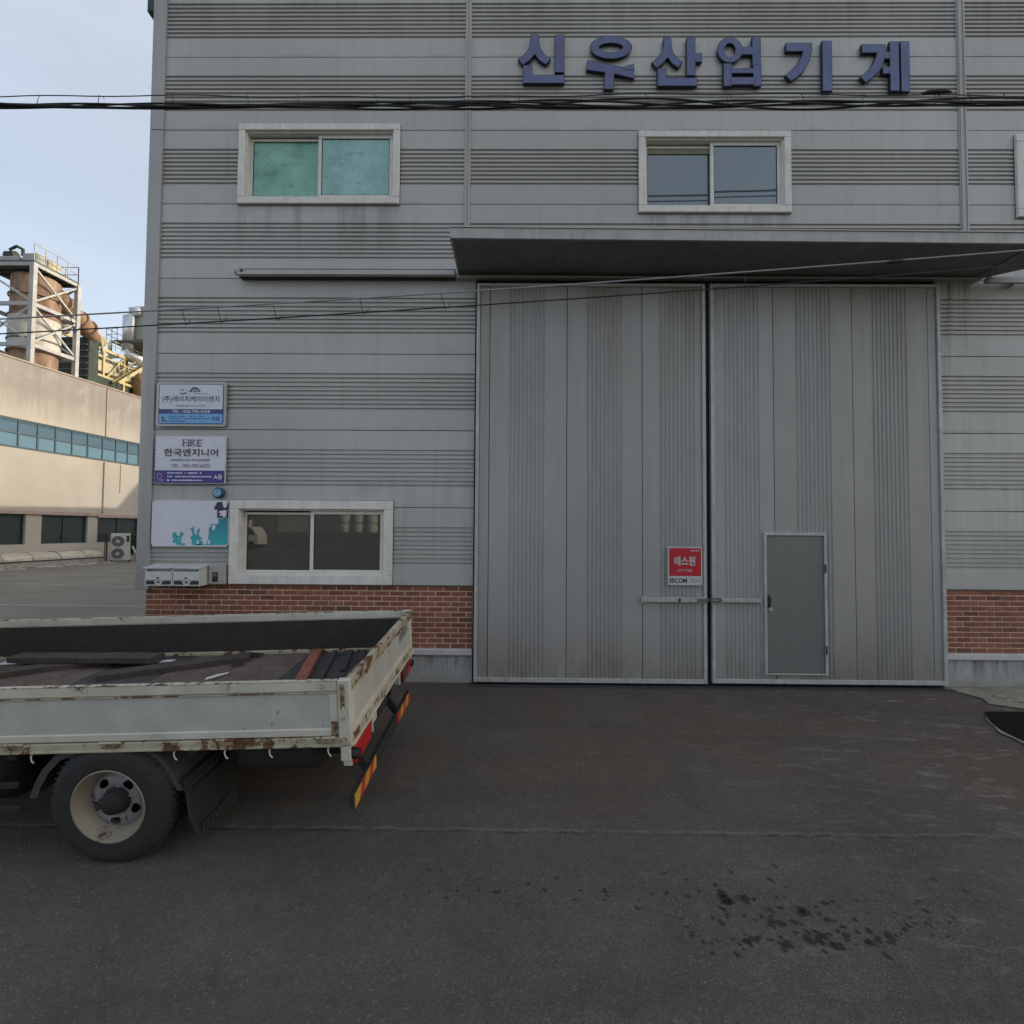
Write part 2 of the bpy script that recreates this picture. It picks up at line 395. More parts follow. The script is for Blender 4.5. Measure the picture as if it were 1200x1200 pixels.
# background
M['cream'] = mat_cream()
M['ledge'] = worn('ledge_tan', (.40, .32, .26), .85, .2, (.2, .16, .12), .5, 2)
M['ribbon'] = mat_glass('teal_ribbon_glass', (.045, .115, .165), (.5, .78, .95), .18, .08, .1)
M['ribbon_low'] = mat_glass('pale_ribbon_glass', (.105, .22, .29), (.55, .8, .95), .16, .1, .1)
M['bg_frame'] = flat('dark_teal_frame', (.03, .06, .07), .5)
M['bg_glass'] = mat_glass('dark_window_glass', (.006, .011, .012), (.7, .9, .9), .10, .03, .1)
M['tarp'] = worn('beige_tarp', (.56, .50, .39), .85, .25, (.25, .18, .12), .6, 1.6)
M['planter'] = worn('planter_stone', (.42, .39, .33), .95, .35, (.09, .08, .06), .8, 3)
M['ac'] = worn('ac_white', (.52, .51, .46), .5, .1, (.25, .23, .2), .3, 4)
M['grille'] = flat('grille_dark', (.03, .03, .03), .6)
M['leaf'] = worn('leaf_green', (.055, .075, .028), .7, .5, (.02, .03, .012), .5, 8)
M['bark'] = flat('bark', (.08, .06, .04), .9)
M['steel'] = worn('pale_steel', (.38, .39, .38), .6, .2, (.16, .10, .07), .6, 2)
M['steel_dk'] = worn('dark_steel', (.10, .11, .10), .7, .3, (.05, .04, .03), .5, 2)
M['rust'] = mat_rust_tank()
M['tank_white'] = worn('tank_white', (.50, .47, .42), .7, .2, (.25, .15, .10), .7, 1.5, 0, True)
M['orange'] = worn('rusty_orange_duct', (.30, .19, .11), .7, .3, (.16, .08, .04), .6, 2)
M['yellow'] = worn('pale_yellow_steel', (.50, .43, .22), .6, .2, (.25, .17, .08), .5, 2)
M['cream_duct'] = worn('cream_duct', (.46, .41, .29), .6, .2, (.3, .2, .1), .4, 2)
M['silver'] = flat('silver_duct', (.62, .62, .62), .3, .7)
M['grey_green'] = worn('grey_green_box', (.34, .36, .32), .7, .15, (.15, .16, .13), .5, 1.5)
M['dkgreen'] = worn('dark_green_steel', (.035, .05, .04), .8, .4, (.015, .02, .016), .5, 1.5)
M['roof'] = flat('roof_sheet', (.16, .19, .18), .6)
M['eave'] = flat('dark_green_eave', (.03, .05, .045), .6)
M['bag'] = worn('white_bag', (.60, .58, .54), .8, .15, (.3, .28, .25), .4, 3)
M['opp_wall'] = worn('grey_block_wall', (.17, .165, .15), .9, .25, (.08, .075, .07), .6, 1)
M['opp_shed'] = worn('shed_sheet', (.20, .20, .19), .7, .2, (.1, .09, .08), .5, .6, 0, True)

# ------------------------------------------------------------------ mesh building
class MB:
    def __init__(s): s.v = []; s.f = []
    def add(s, vs, fs):
        o = len(s.v); s.v += [tuple(v) for v in vs]; s.f += [tuple(i + o for i in f) for f in fs]; return s
    def box(s, x0, x1, y0, y1, z0, z1, c=0.):
        if x0 > x1: x0, x1 = x1, x0
        if y0 > y1: y0, y1 = y1, y0
        if z0 > z1: z0, z1 = z1, z0
        c = min(c, .45 * min(x1 - x0, y1 - y0, z1 - z0))
        if c <= 0:
            vs = [(x0, y0, z0), (x1, y0, z0), (x1, y1, z0), (x0, y1, z0), (x0, y0, z1), (x1, y0, z1), (x1, y1, z1), (x0, y1, z1)]
            return s.add(vs, [(0, 3, 2, 1), (4, 5, 6, 7), (0, 1, 5, 4), (1, 2, 6, 5), (2, 3, 7, 6), (3, 0, 4, 7)])
        X, Y, Z = (x0, x1), (y0, y1), (z0, z1); I = (1, -1)
        vs = []; idx = {}
        for i in (0, 1):
            for j in (0, 1):
                for k in (0, 1):
                    px, py, pz = X[i], Y[j], Z[k]; a, b, d = I[i] * c, I[j] * c, I[k] * c
                    for ax, p in enumerate(((px, py + b, pz + d), (px + a, py, pz + d), (px + a, py + b, pz))):
                        idx[(i, j, k, ax)] = len(vs); vs.append(p)
        g = lambda i, j, k, a: idx[(i, j, k, a)]
        fs = [(g(0, 0, 0, 0), g(0, 0, 1, 0), g(0, 1, 1, 0), g(0, 1, 0, 0)), (g(1, 0, 0, 0), g(1, 1, 0, 0), g(1, 1, 1, 0), g(1, 0, 1, 0)),
              (g(0, 0, 0, 1), g(1, 0, 0, 1), g(1, 0, 1, 1), g(0, 0, 1, 1)), (g(0, 1, 0, 1), g(0, 1, 1, 1), g(1, 1, 1, 1), g(1, 1, 0, 1)),
              (g(0, 0, 0, 2), g(0, 1, 0, 2), g(1, 1, 0, 2), g(1, 0, 0, 2)), (g(0, 0, 1, 2), g(1, 0, 1, 2), g(1, 1, 1, 2), g(0, 1, 1, 2))]
        for i in (0, 1):
            for j in (0, 1):
                fs.append((g(i, j, 0, 0), g(i, j, 1, 0), g(i, j, 1, 1), g(i, j, 0, 1)))
                fs.append((g(i, 0, j, 0), g(i, 1, j, 0), g(i, 1, j, 2), g(i, 0, j, 2)))
                fs.append((g(0, i, j, 1), g(1, i, j, 1), g(1, i, j, 2), g(0, i, j, 2)))
                for k in (0, 1): fs.append((g(i, j, k, 0), g(i, j, k, 1), g(i, j, k, 2)))
        return s.add(vs, fs)
    def bar(s, a, b, wd, ht=None):
        """rectangular bar between two points"""
        ht = ht or wd
        a = Vector(a); b = Vector(b); d = (b - a).normalized()
        up = Vector((0, 0, 1)) if abs(d.z) < .95 else Vector((1, 0, 0))
        u = d.cross(up).normalized() * wd / 2; v = u.cross(d).normalized() * ht / 2
        vs = [p + x for p in (a, b) for x in (-u - v, u - v, u + v, -u + v)]
        return s.add(vs, [(0, 1, 2, 3), (7, 6, 5, 4), (0, 4, 5, 1), (1, 5, 6, 2), (2, 6, 7, 3), (3, 7, 4, 0)])
    def tube(s, pts, r, n=8, cap=True):
        pts = [Vector(p) for p in pts]; rings = []
        rs = r if isinstance(r, (list, tuple)) else [r] * len(pts)
        for i, p in enumerate(pts):
            d = (pts[min(i + 1, len(pts) - 1)] - pts[max(i - 1, 0)]).normalized()
            up = Vector((0, 0, 1)) if abs(d.z) < .95 else Vector((1, 0, 0))
            u = d.cross(up).normalized(); v = u.cross(d).normalized()
            rings.append([p + (u * math.cos(a) + v * math.sin(a)) * rs[i] for a in [2 * math.pi * k / n for k in range(n)]])
        vs = [q for g in rings for q in g]; fs = []
        for i in range(len(pts) - 1):
            for k in range(n):
                k2 = (k + 1) % n; fs.append((i * n + k, i * n + k2, (i + 1) * n + k2, (i + 1) * n + k))
        if cap: fs += [tuple(range(n))[::-1], tuple((len(pts) - 1) * n + k for k in range(n))]
        return s.add(vs, fs)
    def lathe(s, prof, n=32, axis='y', c=(0, 0, 0), closed=False):
        """prof: (along axis, radius)"""
        vs = []; m = len(prof)
        for k in range(n):
            a = 2 * math.pi * k / n; ca, sa = math.cos(a), math.sin(a)
            for (h, r) in prof:
                if axis == 'y': vs.append((c[0] + r * ca, c[1] + h, c[2] + r * sa))
                elif axis == 'z': vs.append((c[0] + r * ca, c[1] + r * sa, c[2] + h))
                else: vs.append((c[0] + h, c[1] + r * ca, c[2] + r * sa))
        fs = []
        for k in range(n):
            k2 = (k + 1) % n
            for j in range(m if closed else m - 1):
                j2 = (j + 1) % m; fs.append((k * m + j, k * m + j2, k2 * m + j2, k2 * m + j))
        return s.add(vs, fs)
    def prism(s, poly, y0, y1, plane='xz'):
        """closed polygon given in a plane, extruded along the third axis"""
        n = len(poly)
        if plane == 'xz': vs = [(a, y, b) for y in (y0, y1) for a, b in poly]
        elif plane == 'yz': vs = [(y, a, b) for y in (y0, y1) for a, b in poly]
        else: vs = [(a, b, y) for y in (y0, y1) for a, b in poly]
        fs = [tuple(range(n)), tuple(range(2 * n - 1, n - 1, -1))] + [(i, (i + 1) % n, n + (i + 1) % n, n + i) for i in range(n)]
        return s.add(vs, fs)
    def quad(s, *p): return s.add(p, [tuple(range(len(p)))])
    def mesh(s, name, mat):
        me = bpy.data.meshes.new(name); me.from_pydata(s.v, [], s.f)
        me.materials.append(mat); me.update(); return me
    def build(s, name, mat, parent=None, smooth=False):
        me = s.mesh(name, mat)
        if smooth: me.shade_smooth()
        return link(name, me, parent)

def link(name, data, parent=None):
    o = bpy.data.objects.new(name, data); COL.objects.link(o)
    if parent is not None: o.parent = parent
    return o
def tag(o, label=None, cat=None, group=None, kind=None):
    if label: o['label'] = label
    if cat: o['category'] = cat
    if group: o['group'] = group
    if kind: o['kind'] = kind
    return o
def thing(name, label, cat, loc=(0, 0, 0), group=None, rz=0.):
    o = link(name, None); o.location = loc; o.rotation_euler = (0, 0, rz); o.empty_display_size = .2
    return tag(o, label, cat, group)

def text_mesh(name, body, mat, x0, x1, z0, z1, y, parent, bold=0., shear=0., spacing=1.):
    """flat printed lettering fitted into the box x0..x1, z0..z1 standing at depth y"""
    c = bpy.data.curves.new(name, 'FONT'); c.body = body; c.offset = bold; c.shear = shear; c.space_character = spacing
    c.resolution_u = 3
    tmp = bpy.data.objects.new(name, c); COL.objects.link(tmp)
    me = bpy.data.meshes.new_from_object(tmp.evaluated_get(bpy.context.evaluated_depsgraph_get()))
    bpy.data.objects.remove(tmp)
    xs = [v.co.x for v in me.vertices]; ys = [v.co.y for v in me.vertices]
    ax, bx, ay, by = min(xs), max(xs), min(ys), max(ys)
    for v in me.vertices:
        v.co = Vector((x0 + (v.co.x - ax) / (bx - ax) * (x1 - x0), y, z0 + (v.co.y - ay) / (by - ay) * (z1 - z0)))
    me.materials.clear(); me.materials.append(mat); me.name = name
    return link(name, me, parent)

# ------------------------------------------------------------------ ground
SLOPE = .075
def gz(y):
    if y <= 0: return -SLOPE * 6.6
    if y >= 6.6: return 0.
    return -SLOPE * (6.6 - y)
g = MB()
ys = [-400, -60, -20, -5, 0, 2, 4, 6.6, 12, 30, 80, 500]; xs = [-400, -60, -25, -10, -5, 0, 5, 10, 30, 80, 400]
for j, y in enumerate(ys):
    for x in xs: g.v.append((x, y, gz(y)))
nx = len(xs)
for j in range(len(ys) - 1):
    for i in range(nx - 1): g.f.append((j * nx + i, j * nx + i + 1, (j + 1) * nx + i + 1, (j + 1) * nx + i))
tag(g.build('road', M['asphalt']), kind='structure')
tag(MB().quad((-60, 7.3, .004), (-4.95, 7.3, .004), (-4.95, 90, .004), (-60, 90, .004)).build('yard_ground', M['yard']), kind='structure')
m = MB()
for (xa, ya, xb, yb, wd) in ((-24, 13.2, -5.2, 12.6, .07), (-22, 18.5, -11.5, 16.6, .06), (-24, 21.3, -14, 20.6, .08)):
    dx, dy = xb - xa, yb - ya; L = math.hypot(dx, dy); nxx, nyy = -dy / L * wd / 2, dx / L * wd / 2
    m.quad((xa + nxx, ya + nyy, .008), (xa - nxx, ya - nyy, .008), (xb - nxx, yb - nyy, .008), (xb + nxx, yb + nyy, .008))
tag(m.build('yard_marking', M['paint_line']), kind='structure')
# fresh black patch and the dirty strip before the plinth on the right
def on_ground(pts, dz): return [(x, y, gz(y) + dz) for x, y in pts]
rim = [(5.30, 5.90), (5.22, 5.80), (5.13, 5.66), (5.09, 5.55), (5.05, 5.42), (5.05, 5.28), (5.07, 5.12), (5.18, 4.95), (5.5, 4.8), (6.4, 4.72), (9.5, 4.70), (9.5, 5.93), (7.2, 5.93), (6.0, 5.90)]
tag(MB().quad(*on_ground(rim, .012)).build('asphalt_patch', M['fresh']), kind='structure')
m = MB(); wds = [.004, .03, .012, .05, .028, .06, .02, .03, .02]
edge = [(5.20, 5.77), (5.12, 5.65), (5.075, 5.54), (5.035, 5.42), (5.035, 5.28), (5.055, 5.11), (5.17, 4.93), (5.5, 4.78), (6.4, 4.69)]
for i in range(len(edge) - 1):
    a, b = edge[i], edge[i + 1]
    m.quad(*on_ground([a, b, (b[0] - wds[i + 1], b[1] - wds[i + 1] * .6), (a[0] - wds[i], a[1] - wds[i] * .6)], .016))
tag(m.build('patch_edge', M['pale']), kind='structure')
m = MB()
strip = [(5.40, 6.62), (5.62, 6.28), (5.55, 6.12), (5.95, 5.94), (7.5, 5.95), (14, 5.95), (14, 6.62)]
m.quad(*on_ground(strip, .010))
for k in range(26):
    x = 5.75 + random.random() * 3.2; y = 6.0 + random.random() * .5; a = random.random() * 3; r = .03 + .06 * random.random()
    m.add([(x + r * math.cos(a + q) * 1.6, y + r * math.sin(a + q), gz(y) + .012) for q in (0, 1.2, 2.3, 3.5, 4.9)] + [(x, y, gz(y) + .03 + r * .25)],
          [(0, 1, 5), (1, 2, 5), (2, 3, 5), (3, 4, 5), (4, 0, 5)])
tag(m.build('dirt_strip', M['dirt']), kind='structure')

# oil drops soaked into the road: x, y, half width
OIL = [(0.99,2.93,0.02),(1.35,2.92,0.022),(1.28,2.89,0.022),(0.99,2.95,0.009),(1.04,2.89,0.016),(1.12,2.9,0.011),(1.06,2.82,0.019),(1.24,2.85,0.01),(1.09,2.9,0.008),(1.21,2.91,0.011),(1.4,2.91,0.012),(1.3,2.91,0.018),(1.19,2.82,0.018),(1.42,2.91,0.012),(1.08,2.88,0.01),(1.23,2.88,0.017),(1.33,2.9,0.013),(1.46,2.85,0.016),(1.5,2.88,0.02),(1.93,2.89,0.008),(1.64,3.01,0.008),(1.65,2.96,0.018),(1.64,2.92,0.011),(1.69,2.93,0.021),(1.93,2.97,0.014),(1.47,2.88,0.021),(1.75,2.88,0.022),(1.62,2.93,0.025),(1.69,2.9,0.018),(1.72,2.94,0.024),(1.48,2.93,0.013),(1.61,2.91,0.01),(1.49,3.06,0.011),(1.97,2.89,0.017),(1.5,2.9,0.018),(1.69,2.97,0.015),(1.87,2.89,0.008),(1.32,2.92,0.01),(1.61,3.03,0.02),(1.87,3.0,0.015),(1.94,2.89,0.012),(1.28,2.9,0.021),(2.0,2.98,0.016),(1.85,3.04,0.013),(1.76,2.95,0.014),(2.21,2.99,0.018),(1.7,2.97,0.009),(1.74,2.88,0.021),(1.63,2.89,0.02),(1.81,3.05,0.02),(1.65,2.9,0.012),(1.58,2.96,0.019),(1.67,2.84,0.017),(1.82,2.97,0.017),(1.78,2.89,0.015),(1.97,3.05,0.021),(1.68,2.9,0.019),(2.01,2.92,0.027),(2.09,2.94,0.029),(2.07,2.9,0.02),(1.99,2.82,0.027),(1.78,2.87,0.024),(1.95,2.91,0.025),(1.83,2.91,0.018),(1.85,2.94,0.023),(1.95,2.9,0.013),(1.15,3.05,0.012),(1.31,3.19,0.009),(1.25,3.08,0.009),(1.39,3.04,0.011),(1.34,3.07,0.017),(1.19,3.02,0.019),(1.29,2.94,0.008),(1.24,3.06,0.016),(1.47,3.0,0.015),(1.5,3.07,0.01),(1.24,3.11,0.019),(1.58,3.13,0.016),(1.45,3.19,0.016),(1.69,3.1,0.024),(1.92,3.18,0.026),(1.44,3.07,0.012),(1.71,3.11,0.026),(1.69,3.1,0.032),(1.51,3.11,0.017),(1.48,3.03,0.02),(1.87,3.17,0.026),(1.53,3.02,0.022),(1.28,3.2,0.042),(1.28,3.21,0.031),(1.4,3.19,0.03),(1.29,3.17,0.038),(2.13,3.19,0.009),(2.27,3.26,0.009),(1.8,3.14,0.016),(1.7,3.08,0.011),(1.7,3.29,0.014),(2.07,3.1,0.009),(1.65,3.21,0.009),(1.6,3.21,0.01),(1.91,3.32,0.007),(1.79,3.09,0.015),(2.41,3.06,0.008),(2.3,3.07,0.015),(2.23,3.1,0.014),(2.37,3.03,0.013),(2.3,3.03,0.011),(2.25,3.01,0.018),(2.21,3.07,0.011),(2.41,3.17,0.01),(2.0,2.97,0.014),(2.13,2.95,0.014),(2.25,3.02,0.011),(2.43,3.12,0.016),(1.23,3.12,0.018),(1.24,3.15,0.007),(0.94,3.23,0.014),(1.25,3.22,0.008),(0.58,2.87,0.007),(0.6,3.23,0.008),(0.75,3.17,0.008),(0.72,3.11,0.007),(0.41,3.24,0.017),(0.97,3.04,0.01),(0.56,3.24,0.018),(0.73,3.11,0.015),(0.98,2.99,0.012),(1.14,3.25,0.014),(0.98,3.18,0.009),(1.11,3.46,0.008),(1.06,3.21,0.014),(1.26,3.16,0.013),(1.51,3.24,0.007),(1.38,3.22,0.009),(1.41,3.41,0.01),(1.1,3.34,0.014),(1.26,3.3,0.016),(0.97,3.39,0.008),(1.63,3.35,0.015),(1.35,3.2,0.01),(2.42,2.95,0.011),(2.34,2.96,0.007),(2.8,3.28,0.015),(2.17,2.96,0.011),(2.44,3.19,0.014),(2.43,3.04,0.006),(2.5,3.04,0.014),(2.25,3.05,0.006),(-0.35,3.23,0.016),(-0.22,3.23,0.01),(-0.05,3.23,0.013),(-0.28,3.18,0.01),(-0.09,3.22,0.01),(-0.11,3.22,0.015),(0.19,3.24,0.013),(0.09,3.29,0.017),(-0.39,3.23,0.01),(-0.55,3.4,0.014),(-0.47,3.39,0.009),(-0.29,3.31,0.007),(-0.87,3.16,0.01),(-0.52,3.21,0.009),(-0.51,3.5,0.009),(-0.41,3.17,0.016),(0.27,3.34,0.014),(0.57,3.2,0.012),(0.37,3.17,0.01),(0.84,3.22,0.009),(0.55,3.17,0.013),(-0.27,3.17,0.007),(-0.75,3.15,0.009),(-0.65,3.16,0.009),(-0.77,3.15,0.006),(-0.67,3.19,0.01),(1.58,3.09,0.007),(1.94,3.14,0.01),(2.68,3.37,0.014),(2.07,3.19,0.01),(1.52,3.2,0.009),(1.72,3.47,0.014),(1.8,3.03,0.012),(2.05,3.13,0.008),(2.55,3.07,0.012),(1.93,3.13,0.007)]
def drops_mesh(items, grow, dz, seed):
    rr = random.Random(seed); m = MB()
    for x, y, r in items:
        n = 11; ph = rr.uniform(0, 6.28); sl_ = rr.uniform(-.6, .1); grow_ = rr.uniform(.65, 1.05); asp = rr.uniform(.7, 1.15); P = []
        for k in range(n):
            a = 2 * math.pi * k / n
            q = r * grow * grow_ * (1 + .28 * math.sin(2 * a + ph) + .18 * math.sin(3 * a + ph * 2) + rr.uniform(-.1, .1))
            u, v = q * math.cos(a), q * math.sin(a) * asp
            P.append((x + u, y + v + sl_ * u, gz(y + v + sl_ * u) + dz))
        m.add(P + [(x, y, gz(y) + dz)], [(k, (k + 1) % n, n) for k in range(n)])
    return m
tag(drops_mesh(OIL, 1.0, .004, 2).build('oil_stain', M['oil']), kind='stuff')

# ------------------------------------------------------------------ factory
WY = 6.667                      # facade plane
PB, PH = 1.24, 1.012            # first panel joint and panel height
XL, XR, YB, ZT = -4.95, 30.0, 39.88, 9.6
fac = thing('factory_building', 'grey ribbed metal factory with brick base, tall sliding doors and blue lettering', 'building', (0, WY, 0))
fac.location = (0, 0, 0)

def profile(u0, u1, centre=None, half=.243, n=9, depth=.022, gw=.0138, edge=True):
    p = [(u0 + .002, -.022), (u0 + .005, 0)] if edge else [(u0, 0)]
    if centre is not None:
        for k in range(n):
            gc = centre - half + .013 + k * (2 * half - .026) / (n - 1)
            if gc + gw + .006 < u1 and gc - gw - .006 > u0:
                p += [(gc - gw - .004, 0), (gc - gw + .004, -depth), (gc + gw - .004, -depth), (gc + gw + .004, 0)]
    p += [(u1 - .005, 0), (u1 - .002, -.022)] if edge else [(u1, 0)]
    return p
def sheet(mb, prof, a0, a1, y, holes=(), vertical=False, side=None):
    """corrugated sheet: prof runs up (or across when vertical), drawn out from a0 to a1; holes are (a0,a1,u0,u1)"""
    for (u0, d0), (u1, d1) in zip(prof, prof[1:]):
        cuts = sorted({u0, u1} | {h[k] for h in holes for k in (2, 3) if u0 < h[k] < u1})
        for c0, c1 in zip(cuts, cuts[1:]):
            if c1 - c0 < 1e-6: continue
            mid = (c0 + c1) / 2; iv = [(a0, a1)]
            for h in holes:
                if h[2] < mid < h[3]:
                    nv = []
                    for p, q in iv:
                        if h[1] <= p or h[0] >= q: nv.append((p, q)); continue
                        if h[0] > p: nv.append((p, h[0]))
                        if h[1] < q: nv.append((h[1], q))
                    iv = nv
            f = lambda c: d0 + (d1 - d0) * (c - u0) / (u1 - u0)
            for p, q in iv:
                ya, yb = y - f(c0), y - f(c1)
                if side is not None:      # wall facing -x at plane x=side
                    mb.quad((side - f(c0), q, c0), (side - f(c0), p, c0), (side - f(c1), p, c1), (side - f(c1), q, c1))
                elif vertical: mb.quad((c0, ya, p), (c1, yb, p), (c1, yb, q), (c0, ya, q))
                else: mb.quad((p, ya, c0), (q, ya, c0), (q, yb, c1), (p, yb, c1))
    return mb

WINS = [(-3.69, -1.63, 6.33, 7.34), (1.64, 3.57, 6.22, 7.25), (6.59, 8.55, 6.16, 7.20), (-3.67, -1.66, 1.29, 2.28)]
cols = [(-4.775, -.725, 4, 9), (-.645, 5.835, 4, 9), (5.935, 12.4, 4, 9), (12.48, 19.0, 4, 9), (19.08, 25.5, 4, 9), (25.58, 30.0, 4, 9),
        (-4.775, -.56, 0, 4), (5.47, 12.4, 0, 4), (12.48, 19.0, 0, 4), (19.08, 25.5, 0, 4), (25.58, 30.0, 0, 4)]
for (xa, xb, r0, r1) in cols:
    for k in range(r0, r1):
        z0 = PB + k * PH; z1 = min(z0 + PH, ZT)
        pr = profile(z0, z1, z0 + .51)
        mb = MB(); j = random.uniform(-.0015, .0015)
        sheet(mb, pr, xa, xb, WY + j, [h for h in WINS if h[2] < z1 and h[3] > z0 and h[0] < xb and h[1] > xa])
        mb.build('wall_panel', M['clad'], fac)
for x0, x1, z0, z1, nm in ((XL, -4.775, 1.16, ZT + .04, 'corner_trim'), (-.727, -.643, 5.29, ZT, 'joint_trim'), (5.833, 5.937, 5.29, ZT, 'joint_trim'),
                           (12.398, 12.482, 1.24, ZT, 'joint_trim'), (18.998, 19.082, 1.24, ZT, 'joint_trim'), (25.498, 25.582, 1.24, ZT, 'joint_trim')):
    mb = MB()
    if nm == 'corner_trim':
        for za, zb in ((z0, 7.296), (7.302, z1)): mb.box(x0, x1, WY - .028, WY + .16, za, zb, .004)
    else:
        mb.box(x0, x1, WY - .016, WY + .02, z0, z1, .002); mb.box(x0 + .012, x0 + .030, WY - .030, WY - .014, z0, z1, .003); mb.box(x1 - .030, x1 - .012, WY - .030, WY - .014, z0, z1, .003)
    mb.build(nm, M['trim'] if nm == 'corner_trim' else M['clad_plain'], fac)
MB().box(XL - .02, XR, WY - .06, WY + .25, ZT + .04, ZT + .12, .01).build('parapet_cap', M['trim'], fac)
MB().box(XL - .16, XL, WY + .05, YB, 9.02, 9.26, .02).build('eave_gutter', M['eave'], fac)
sheet(MB(), sum([profile(PB + k * PH, min(PB + (k + 1) * PH, ZT), PB + k * PH + .51) for k in range(9)], []), WY + .16, YB, 0, side=XL + .01).build('side_wall', M['clad'], fac)
mb = MB(); mb.box(XL + .03, XR - .02, WY + .30, YB, 0, 9.25); mb.build('wall_core', M['clad_plain'], fac)
mb = MB(); mb.quad((XL, WY + .3, 9.3), (12.5, WY + .3, 10.4), (12.5, YB, 10.4), (XL, YB, 9.3)); mb.quad((12.5, WY + .3, 10.4), (XR, WY + .3, 9.3), (XR, YB, 9.3), (12.5, YB, 10.4)); mb.build('roof', M['roof'], fac)
MB().box(-3, 24, YB + .01, YB + 14, 0, 14, .05).build('shadow_block', M['clad_plain'], fac)  # unseen block added to cast the slanting shadow on the cream wall

# brick base
def brick_base(xa, xb, name_kind):
    zt = 1.235; z0 = .431
    MB().box(xa, xb, WY + .034, WY + .20, z0, zt).build('mortar_bed', M['mortar'], fac)
    mb = MB(); mb.box(xa - .0, xb, WY - .045, WY + .05, .352, .43, .008); mb.build('plinth_cap', M['cap'], fac)
    mb = MB(); mb.box(xa, xb, WY - .005, WY + .2, -.15, .352, .004); mb.build('plinth', M['plinth'], fac)
brick_base(-4.84, -.56, 0); brick_base(5.475, XR, 0)
BL, BHh, BJ = .186, .0535, .014
bm_proto = [MB().box(0, BL, 0, .09, 0, BHh, .003).mesh('brick', M['brick']) for _ in range(3)]
half_proto = MB().box(0, .086, 0, .09, 0, BHh, .003).mesh('brick', M['brick'])
hidden = MB()
for (xa, xb, vis) in ((-4.84, -.565, lambda x, z: x > -1.35 or z > .90), (5.48, 12., lambda x, z: x < 6.8)):
    for r in range(12):
        z = .434 + r * .067
        x = xa + (.0 if r % 2 == 0 else -.1)
        while x < xb - .02:
            a, b = max(x, xa), min(x + BL, xb)
            if b - a > .015:
                pr = random.uniform(-.0025, .0025)
                if vis(a, z):
                    if b - a > .185: me = random.choice(bm_proto)
                    else: me = MB().box(0, b - a, 0, .09, 0, BHh, .003).mesh('brick', M['brick'])
                    o = link('brick', me, fac); o.location = (a, WY + .026 + pr, z)
                else: hidden.box(a, b, WY + .026 + pr, WY + .11, z, z + BHh)
            x += BL + BJ
tag(hidden.build('brickwork', M['brick'], fac), kind='stuff')
MB().box(-4.84, -.56, WY + .0, WY + .2, 1.2355, 1.2425).build('panel_shadow_line', M['gasket_shade'], fac)  # dark strip drawn for the shadow line under the panels
MB().box(5.475, XR, WY + .0, WY + .2, 1.2355, 1.2425).build('panel_shadow_line', M['gasket_shade'], fac)

# windows
def window(x0, x1, z0, z1, mats, ft=.115, blind=False, lab=None):
    root = MB()
    Y0, Y1 = WY - .045, WY + .14
    # casing ring, mitred look from a step in depth
    for a, b, c, d in ((x0, x1, z1 - ft, z1), (x0, x1, z0, z0 + ft * 1.05), (x0, x0 + ft, z0 + ft * 1.05 + .0005, z1 - ft - .0005), (x1 - ft, x1, z0 + ft * 1.05 + .0005, z1 - ft - .0005)):
        root.box(a, b, Y0, Y1, c, d, .006)
    ix0, ix1, iz0, iz1 = x0 + ft, x1 - ft, z0 + ft * 1.05, z1 - ft
    # inner step
    for a, b, c, d in ((ix0, ix1, iz1 - .018, iz1 - .0005), (ix0, ix1, iz0 + .0005, iz0 + .02), (ix0, ix0 + .018, iz0 + .021, iz1 - .019), (ix1 - .018, ix1, iz0 + .021, iz1 - .019)):
        root.box(a, b, Y0 + .035, Y1, c, d, .002)
    w_ = root.build('window_frame', M['upvc'], fac)
    if lab: w_['label'] = lab
    mid = (ix0 + ix1) / 2 + .0
    o = MB(); 
    for xx in (x0, x1): o.box(xx - .006, xx + .006, WY - .004, WY + .01, z0 - .004, z1 + .004)
    o.box(x0 - .005, x1 + .005, WY - .003, WY + .01, z1, z1 + .008); o.box(x0 - .005, x1 + .005, WY - .003, WY + .01, z0 - .008, z0)
    o.build('sealant', M['gasket_shade'], w_)
    # rear sash left, front sash right
    for si, (a, b, yy, t) in enumerate(((ix0 + .018, mid + .03, WY + .075, .034), (mid - .035, ix1 - .018, WY + .028, .046))):
        s_ = MB(); c, d = iz0 + .02, iz1 - .018
        if si == 0: d -= .02
        s_.box(a, b, yy, yy + .035, d - t, d, .003).box(a, b, yy, yy + .035, c, c + t, .003)
        s_.box(a, a + t, yy, yy + .035, c + t + .0005, d - t - .0005, .003).box(b - t, b, yy, yy + .035, c + t + .0005, d - t - .0005, .003)
        s_.build('sash', M['upvc'], w_)
        p_ = MB(); p_.box(a + t - .002, b - t + .002, yy + .014, yy + .020, c + t - .002, d - t + .002); p_.build('pane', mats[si], w_)
        k_ = MB()
        for e0, e1, f0, f1 in ((a + t, b - t, d - t - .008, d - t + .0), (a + t, b - t, c + t, c + t + .008), (a + t, a + t + .007, c + t, d - t), (b - t - .007, b - t, c + t, d - t)):
            k_.box(e0, e1, yy + .006, yy + .013, f0, f1)
        k_.build('glazing_gasket', M['gasket_shade'], w_)
        if blind and si == 0:
            MB().box(a + t, b - t, yy + .002, yy + .006, d - t - .075, d - t - .009, .001).build('blind_box', worn('olive_strip', (.22, .21, .15), .7, .2, (.1, .09, .07), .5, 9), w_)
    b_ = MB(); b_.box(x0 + .03, x1 - .03, Y1, Y1 + .01, z0 + .03, z1 - .03); b_.build('window_back', M['gasket_shade'], w_)
    return w_
window(-3.745, -1.585, 6.285, 7.375, (M['glass_film_a'], M['glass_film_b']), .088, lab='white window with green filmed panes')
